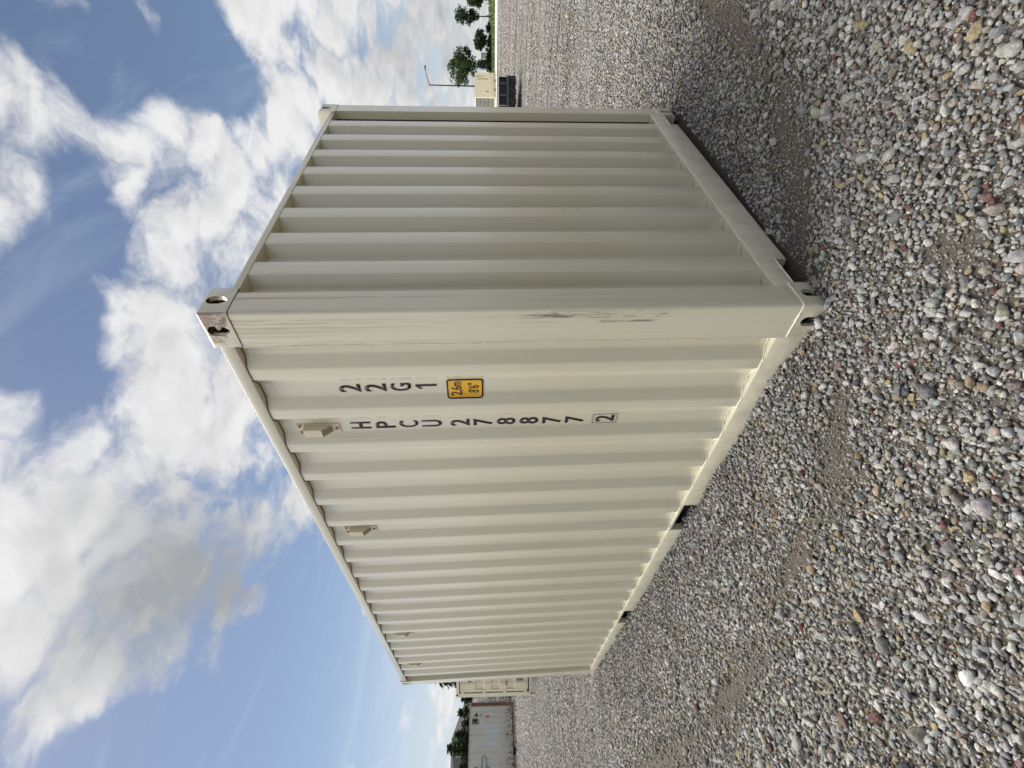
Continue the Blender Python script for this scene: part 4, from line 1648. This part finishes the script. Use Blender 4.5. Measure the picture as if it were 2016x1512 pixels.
def leaves(centres, radii_, n_each, size, rs, droop=0.0, long=1.0):
    """Leaf-sized faces in clumps, filling the crown unevenly."""
    V, F = [], []
    for c, r in zip(centres, radii_):
        for _ in range(n_each):
            d = rs.normal(size=3)
            d /= np.linalg.norm(d)
            p = np.array(c) + d * r * rs.random() ** .45 * np.array([1, 1, .85])
            s = size * rs.uniform(.6, 1.4)
            a_ = rs.normal(size=3)
            if droop:
                a_ = a_ * (1 - droop) + np.array([0, 0, -2.0]) * droop
            a_ /= np.linalg.norm(a_)
            b_ = np.cross(a_, rs.normal(size=3))
            b_ /= np.linalg.norm(b_)
            i = len(V)
            V += [tuple(p - a_ * s * long), tuple(p + b_ * s * .45), tuple(p + a_ * s * long), tuple(p - b_ * s * .45)]
            F.append((i, i + 1, i + 2, i + 3))
    return V, F


def tree(name, label, cat, base, trunk_h, crown, clumps, n_each, leaf, mat, seed, trunk_r=.12, group=None, droop=0.0, long=1.0, clump_r=.55, gaps=.0, top_heavy=0.0):
    """crown = (centre height, half-width, half-height); limbs reach from the trunk into the leaf clumps."""
    rs = np.random.default_rng(seed)
    root = empty(name, base)
    tag(root, label, cat, group)
    ch, hw, hh = crown
    cs, rr = [], []
    tries = 0
    while len(cs) < clumps and tries < 4000:
        tries += 1
        p = rs.uniform(-1, 1, 3)
        q = np.linalg.norm(p)
        if q > 1 or q < gaps:
            continue
        wscale = 1 + top_heavy * p[2]
        cs.append((p[0] * hw * wscale, p[1] * hw * wscale, ch + p[2] * hh))
        rr.append(clump_r * rs.uniform(.6, 1.35))
    tk = MB()
    bend = rs.normal(size=2) * .04 * trunk_h
    topz = ch + hh * .35
    tpts = [(0, 0, -.1), (bend[0] * .4, bend[1] * .4, trunk_h * .5), (bend[0], bend[1], trunk_h), (bend[0] * 1.2, bend[1] * 1.2, topz)]
    tk.tube(tpts, [trunk_r * 1.35, trunk_r, trunk_r * .8, trunk_r * .2], 8)
    for c in cs[::max(1, len(cs) // 16)]:
        st = Vector((bend[0], bend[1], min(topz, max(trunk_h * .8, c[2] - .5 * abs(c[0]) - .4))))
        mid = st.lerp(Vector(c), .5) + Vector((0, 0, .12))
        tk.tube([st, mid, c], [trunk_r * .42, trunk_r * .25, trunk_r * .07], 5)
    tk.build('trunk', M['bark'], root, smooth=60)
    V, F = leaves(cs, rr, n_each, leaf, rs, droop, long)
    m = MB()
    m.v, m.f = V, F
    m.build('crown', mat, root, fix=False)
    return root


def base_at(iy, D):
    p = at(968, iy, D)
    p.z = gz(p.x, p.y)
    return p


def hgt(ix, iy, D):
    return at(ix, iy, D).z - base_at(iy, D).z


S75 = 78.0 / FPX
# big round tree beside the tan container
D = 78.0
b_ = base_at(133, D)
tree('broadleaf_tree', 'big round-crowned green tree standing close beside the lamp post', 'tree', b_, hgt(945, 133, D), (hgt(911, 133, D), 32 * S75, 27 * S75), 105, 46, .17, M['leaf'], 31, .16, 'trees on the grass', clump_r=.62)
# little tree under it
D = 76.0
b_ = base_at(126, D)
tree('broadleaf_tree', 'little bushy tree tucked under the big round-crowned tree', 'tree', b_, .4, (hgt(949, 126, D), 9 * S75, 9 * S75), 26, 40, .12, M['leaf_dark'], 32, .06, 'trees on the grass', clump_r=.34)
# windswept loose tree
D = 78.0
b_ = base_at(80, D)
tree('broadleaf_tree', 'small loose-crowned willowy tree with drooping sprays above the hedge', 'tree', b_, hgt(956, 80, D), (hgt(944.5, 80, D), 15 * S75, 11 * S75), 40, 30, .20, M['leaf_willow'], 33, .09, 'trees on the grass', droop=.35, long=1.4, clump_r=.42)
# slender tree, wider towards the top
b_ = base_at(33, D)
tree('broadleaf_tree', 'slender tree on a bare thin trunk, its dark crown widening upwards', 'tree', b_, hgt(947, 33, D), (hgt(917, 33, D), 14 * S75, 27 * S75), 70, 32, .17, M['leaf_dark'], 34, .10, 'trees on the grass', clump_r=.44, top_heavy=.45)
# tree cut off by the picture's edge
b_ = base_at(-3, D)
tree('broadleaf_tree', 'loose green tree cropped by the edge of the picture beyond the grass', 'tree', b_, hgt(950, -3, D), (hgt(935, -3, D), 14 * S75, 15 * S75), 60, 42, .18, M['leaf_willow'], 35, .10, 'trees on the grass', droop=.3, long=1.3, clump_r=.46)
# shrubs and the hedge
D = 77.0
p = base_at(55, D)
tree('shrub', 'low dark rounded shrub alone on the grass between the two trees', 'shrub', p, .2, (.55, 8 * S75, .42), 30, 40, .09, M['leaf_dark'], 36, .04, clump_r=.26)
rs = np.random.default_rng(77)
cs, rr = [], []
h0 = base_at(138, 78.0)
h1 = base_at(72, 78.0)
for k in range(150):
    t = rs.random()
    q = h0.lerp(h1, t)
    hz = (.95 + .25 * math.sin(t * 23)) * (1 - .45 * t ** 3)
    cs.append((q.x - h0.x + rs.normal() * .18, q.y - h0.y + rs.normal() * .18, rs.uniform(.05, 1) * hz))
    rr.append(rs.uniform(.18, .34))
hg = empty('hedge', h0)
tag(hg, 'long dark green hedge along the grass under the trees', 'hedge')
V, F = leaves(cs, rr, 46, .09, rs)
m = MB()
m.v, m.f = V, F
m.build('foliage', M['leaf_dark'], hg, fix=False)
st_ = MB()
for k in range(14):
    q = h0.lerp(h1, (k + .5) / 14) - h0
    st_.tube([(q.x, q.y, -.05), (q.x, q.y, .5)], .03, 5)
st_.build('stem', M['bark'], hg)


def conifer(name, label, cat, base, height, width, mat, seed, layers=16, per=13, droop=.25, group=None, leaf=.16):
    rs = np.random.default_rng(seed)
    root = empty(name, base)
    tag(root, label, cat, group)
    tk = MB().tube([(0, 0, -.1), (0, 0, height * .5), (0, 0, height * .97)], [width * .09, width * .06, .015], 7)
    V, F = [], []
    for i in range(layers):
        t = (i + rs.uniform(-.3, .3)) / layers
        z = height * (.04 + .96 * t)
        rl_ = width * .5 * (1 - t) ** .75 * rs.uniform(.75, 1.2) + .05
        for k in range(per):
            a_ = rs.uniform(0, 2 * PI)
            ln = rl_ * rs.uniform(.65, 1.15)
            tip = np.array([math.cos(a_) * ln, math.sin(a_) * ln, -droop * ln + rs.uniform(-.05, .12)])
            if k % 4 == 0:
                tk.tube([(0, 0, z), (tip[0] * .8, tip[1] * .8, z + tip[2] * .8)], [.02, .006], 4)
            ns = max(5, int(ln / leaf * 5))
            for s in range(ns):
                u = (s + rs.random()) / ns
                p = np.array([0, 0, z]) + tip * u + rs.normal(size=3) * .07 * (1.1 - u)
                d = tip / (np.linalg.norm(tip) + 1e-6) + rs.normal(size=3) * .5
                d /= np.linalg.norm(d)
                b2 = np.cross(d, rs.normal(size=3))
                b2 /= np.linalg.norm(b2)
                sz = leaf * rs.uniform(.6, 1.2)
                j = len(V)
                V += [tuple(p - d * sz * .6), tuple(p + b2 * sz * .28), tuple(p + d * sz), tuple(p - b2 * sz * .28)]
                F.append((j, j + 1, j + 2, j + 3))
    tk.build('trunk', M['bark'], root, smooth=60)
    m = MB()
    m.v, m.f = V, F
    m.build('crown', mat, root, fix=False)
    return root


CON = [(899, 1403, 36.0, 2.9, 'pointed dark conifer behind the white container, its tip standing clear of the roof'), (893, 1447, 35.5, 3.2, 'dark conifer in front of the sloping roof edge, behind the middle of the rusted container'),
       (877, 1474, 35.0, 3.3, 'tallest pointed conifer behind the rusted container, its tip above the roof'), (902, 1512, 34.5, 2.8, 'low conifer cropped by the picture edge above the rusted container'), (908, 1378, 36.5, 2.6, 'low dark conifer at the corner of the cream container'),
       (907, 1425, 37.5, 2.8, 'short conifer filling the gap between two pointed ones over the dark lettering')]
for i, (ix, iy, D, wd, lbl) in enumerate(CON):
    t_ = at(ix, iy, D)
    g_ = gz(t_.x, t_.y)
    conifer('conifer_tree', lbl, 'conifer', Vector((t_.x, t_.y, g_)), t_.z - g_, wd, M['needles'], 50 + i, 20, 15, .10, 'conifers behind the rusted container', .17)
t_ = at(806, 1322, 40.0)
g_ = gz(t_.x, t_.y)
conifer('spruce_tree', 'tall spruce with drooping branches behind the cream container', 'spruce', Vector((t_.x, t_.y, g_)), t_.z - g_, 6.4, M['spruce'], 61, 26, 17, .55, None, .24)

# ------------------------------------------------------------------ house with a grey shingle roof
shingle_m, T, bs = material('grey_shingles')
co = T.n('ShaderNodeTexCoord').outputs['Object']
c = T.mix(T.noise(co, 3.0, 5, .7), (.036, .036, .037), (.070, .070, .071))
T.link(c, bs.inputs['Base Color'])
bs.inputs['Roughness'].default_value = .9
D = 52.0
pk = at(889, 1454, D)                      # right end of the ridge
lowr = at(930, 1398, D - 4.0)              # right lower corner of the roof
hb = pk.copy()
hb.z = gz(pk.x, pk.y)
house = empty('house', mat=Matrix(((-R2.x, F2.x, 0, hb.x), (-R2.y, F2.y, 0, hb.y), (0, 0, 1, hb.z), (0, 0, 0, 1))))
tag(house, 'house with a large grey shingled hip roof behind the conifers', 'house')
# local x: to the left in the picture, local y: away; ridge along x at height hr
hr = pk.z - hb.z
run = 4.2                                  # how far the hip runs out to the right
ez = max(2.2, lowr.z - hb.z)
half = 4.5
len_ = 13.0
rv = [(0, 0, hr), (len_, 0, hr + .55), (-run, -half, ez), (len_ + run, -half, ez), (len_ + run, half, ez), (-run, half, ez)]
roof = MB().add(rv, [(0, 1, 3, 2), (1, 4, 3), (1, 0, 5, 4), (0, 2, 5)]).add([(-run, -half, ez - .18), (len_ + run, -half, ez - .18), (len_ + run, half, ez - .18), (-run, half, ez - .18)], [(0, 1, 2, 3)])
for (i, j) in ((0, 1), (1, 2), (2, 3), (3, 0)):
    q = [(-run, -half), (len_ + run, -half), (len_ + run, half), (-run, half)]
    roof.add([(*q[i], ez), (*q[j], ez), (*q[j], ez - .18), (*q[i], ez - .18)], [(0, 1, 2, 3)])
ro = roof.build('roof', shingle_m, house)
# courses of shingles: thin stepped strips along the front slope
cs_ = MB()
for k in range(1, 26):
    t = k / 26
    z_ = hr + (ez - hr) * t
    y_ = -half * t
    xa = -run * t
    cs_.add([(xa, y_ - .02, z_ + .045), (len_ + run * t, y_ - .02, z_ + .045), (len_ + run * t, y_ - .005, z_ + .005), (xa, y_ - .005, z_ + .005)], [(0, 1, 2, 3)])
cs_.build('shingle_courses', shingle_m, ro, fix=False)['kind'] = 'stuff'
housew = simple('house_wall', (.45, .41, .35), .85)
MB().box((-run + .5, -half + .5, 0), (len_ + run - .5, half - .5, ez - .185)).build('wall', housew, house)
whm = simple('white_vent', (.75, .75, .73), .6)
for (fx, t) in ((.5, .42), (2.6, .58), (3.4, .25), (5.4, .5)):
    z_ = hr + (ez - hr) * t
    y_ = -half * t
    MB().tube([(fx, y_, z_ - .1), (fx, y_ - .02, z_ + .35)], .07, 8).build('roof_vent', whm, ro, smooth=50)
MB().tube([(4.1, -.15, hr - .1), (4.1, -.15, hr + .75)], .05, 8).build('flue_pipe', rfm, ro, smooth=50)
MB().box((3.95, -.30, hr + .75), (4.25, .0, hr + .85)).build('flue_cap', rfm, ro)
MB().box((2.9, -1.35, hr - .55), (3.3, -.95, hr - .05)).build('box_vent', rfm, ro)

# ------------------------------------------------------------------ one piece, one part
KEEP = ('crown', 'foliage', 'trunk', 'grille', 'shingle_courses', 'label_text', 'letter', 'spray_outline', 'grass', 'gravel', 'stem')


def split_islands(o):
    me = o.data
    n = len(me.vertices)
    par = list(range(n))

    def find(i):
        while par[i] != i:
            par[i] = par[par[i]]
            i = par[i]
        return i
    for e in me.edges:
        a_, b_ = find(e.vertices[0]), find(e.vertices[1])
        if a_ != b_:
            par[a_] = b_
    roots = {}
    for i in range(n):
        roots.setdefault(find(i), []).append(i)
    if len(roots) < 2 or len(roots) > 30:
        return
    groups = list(roots.values())
    for k, g in enumerate(groups[1:] + groups[:1]):
        keep = set(g)
        m2 = me.copy() if k < len(groups) - 1 else me
        bm = bmesh.new()
        bm.from_mesh(m2)
        bm.verts.ensure_lookup_table()
        bmesh.ops.delete(bm, geom=[v for v in bm.verts if v.index not in keep], context='VERTS')
        bm.to_mesh(m2)
        bm.free()
        if m2 is not me:
            c = o.copy()
            c.data = m2
            m2.name = o.name.split('.')[0]
            COL.objects.link(c)


for o in [q for q in SC.objects if q.type == 'MESH' and q.parent and not q.children]:
    if o.name.split('.')[0] not in KEEP:
        split_islands(o)
print('scene built', len(SC.objects))
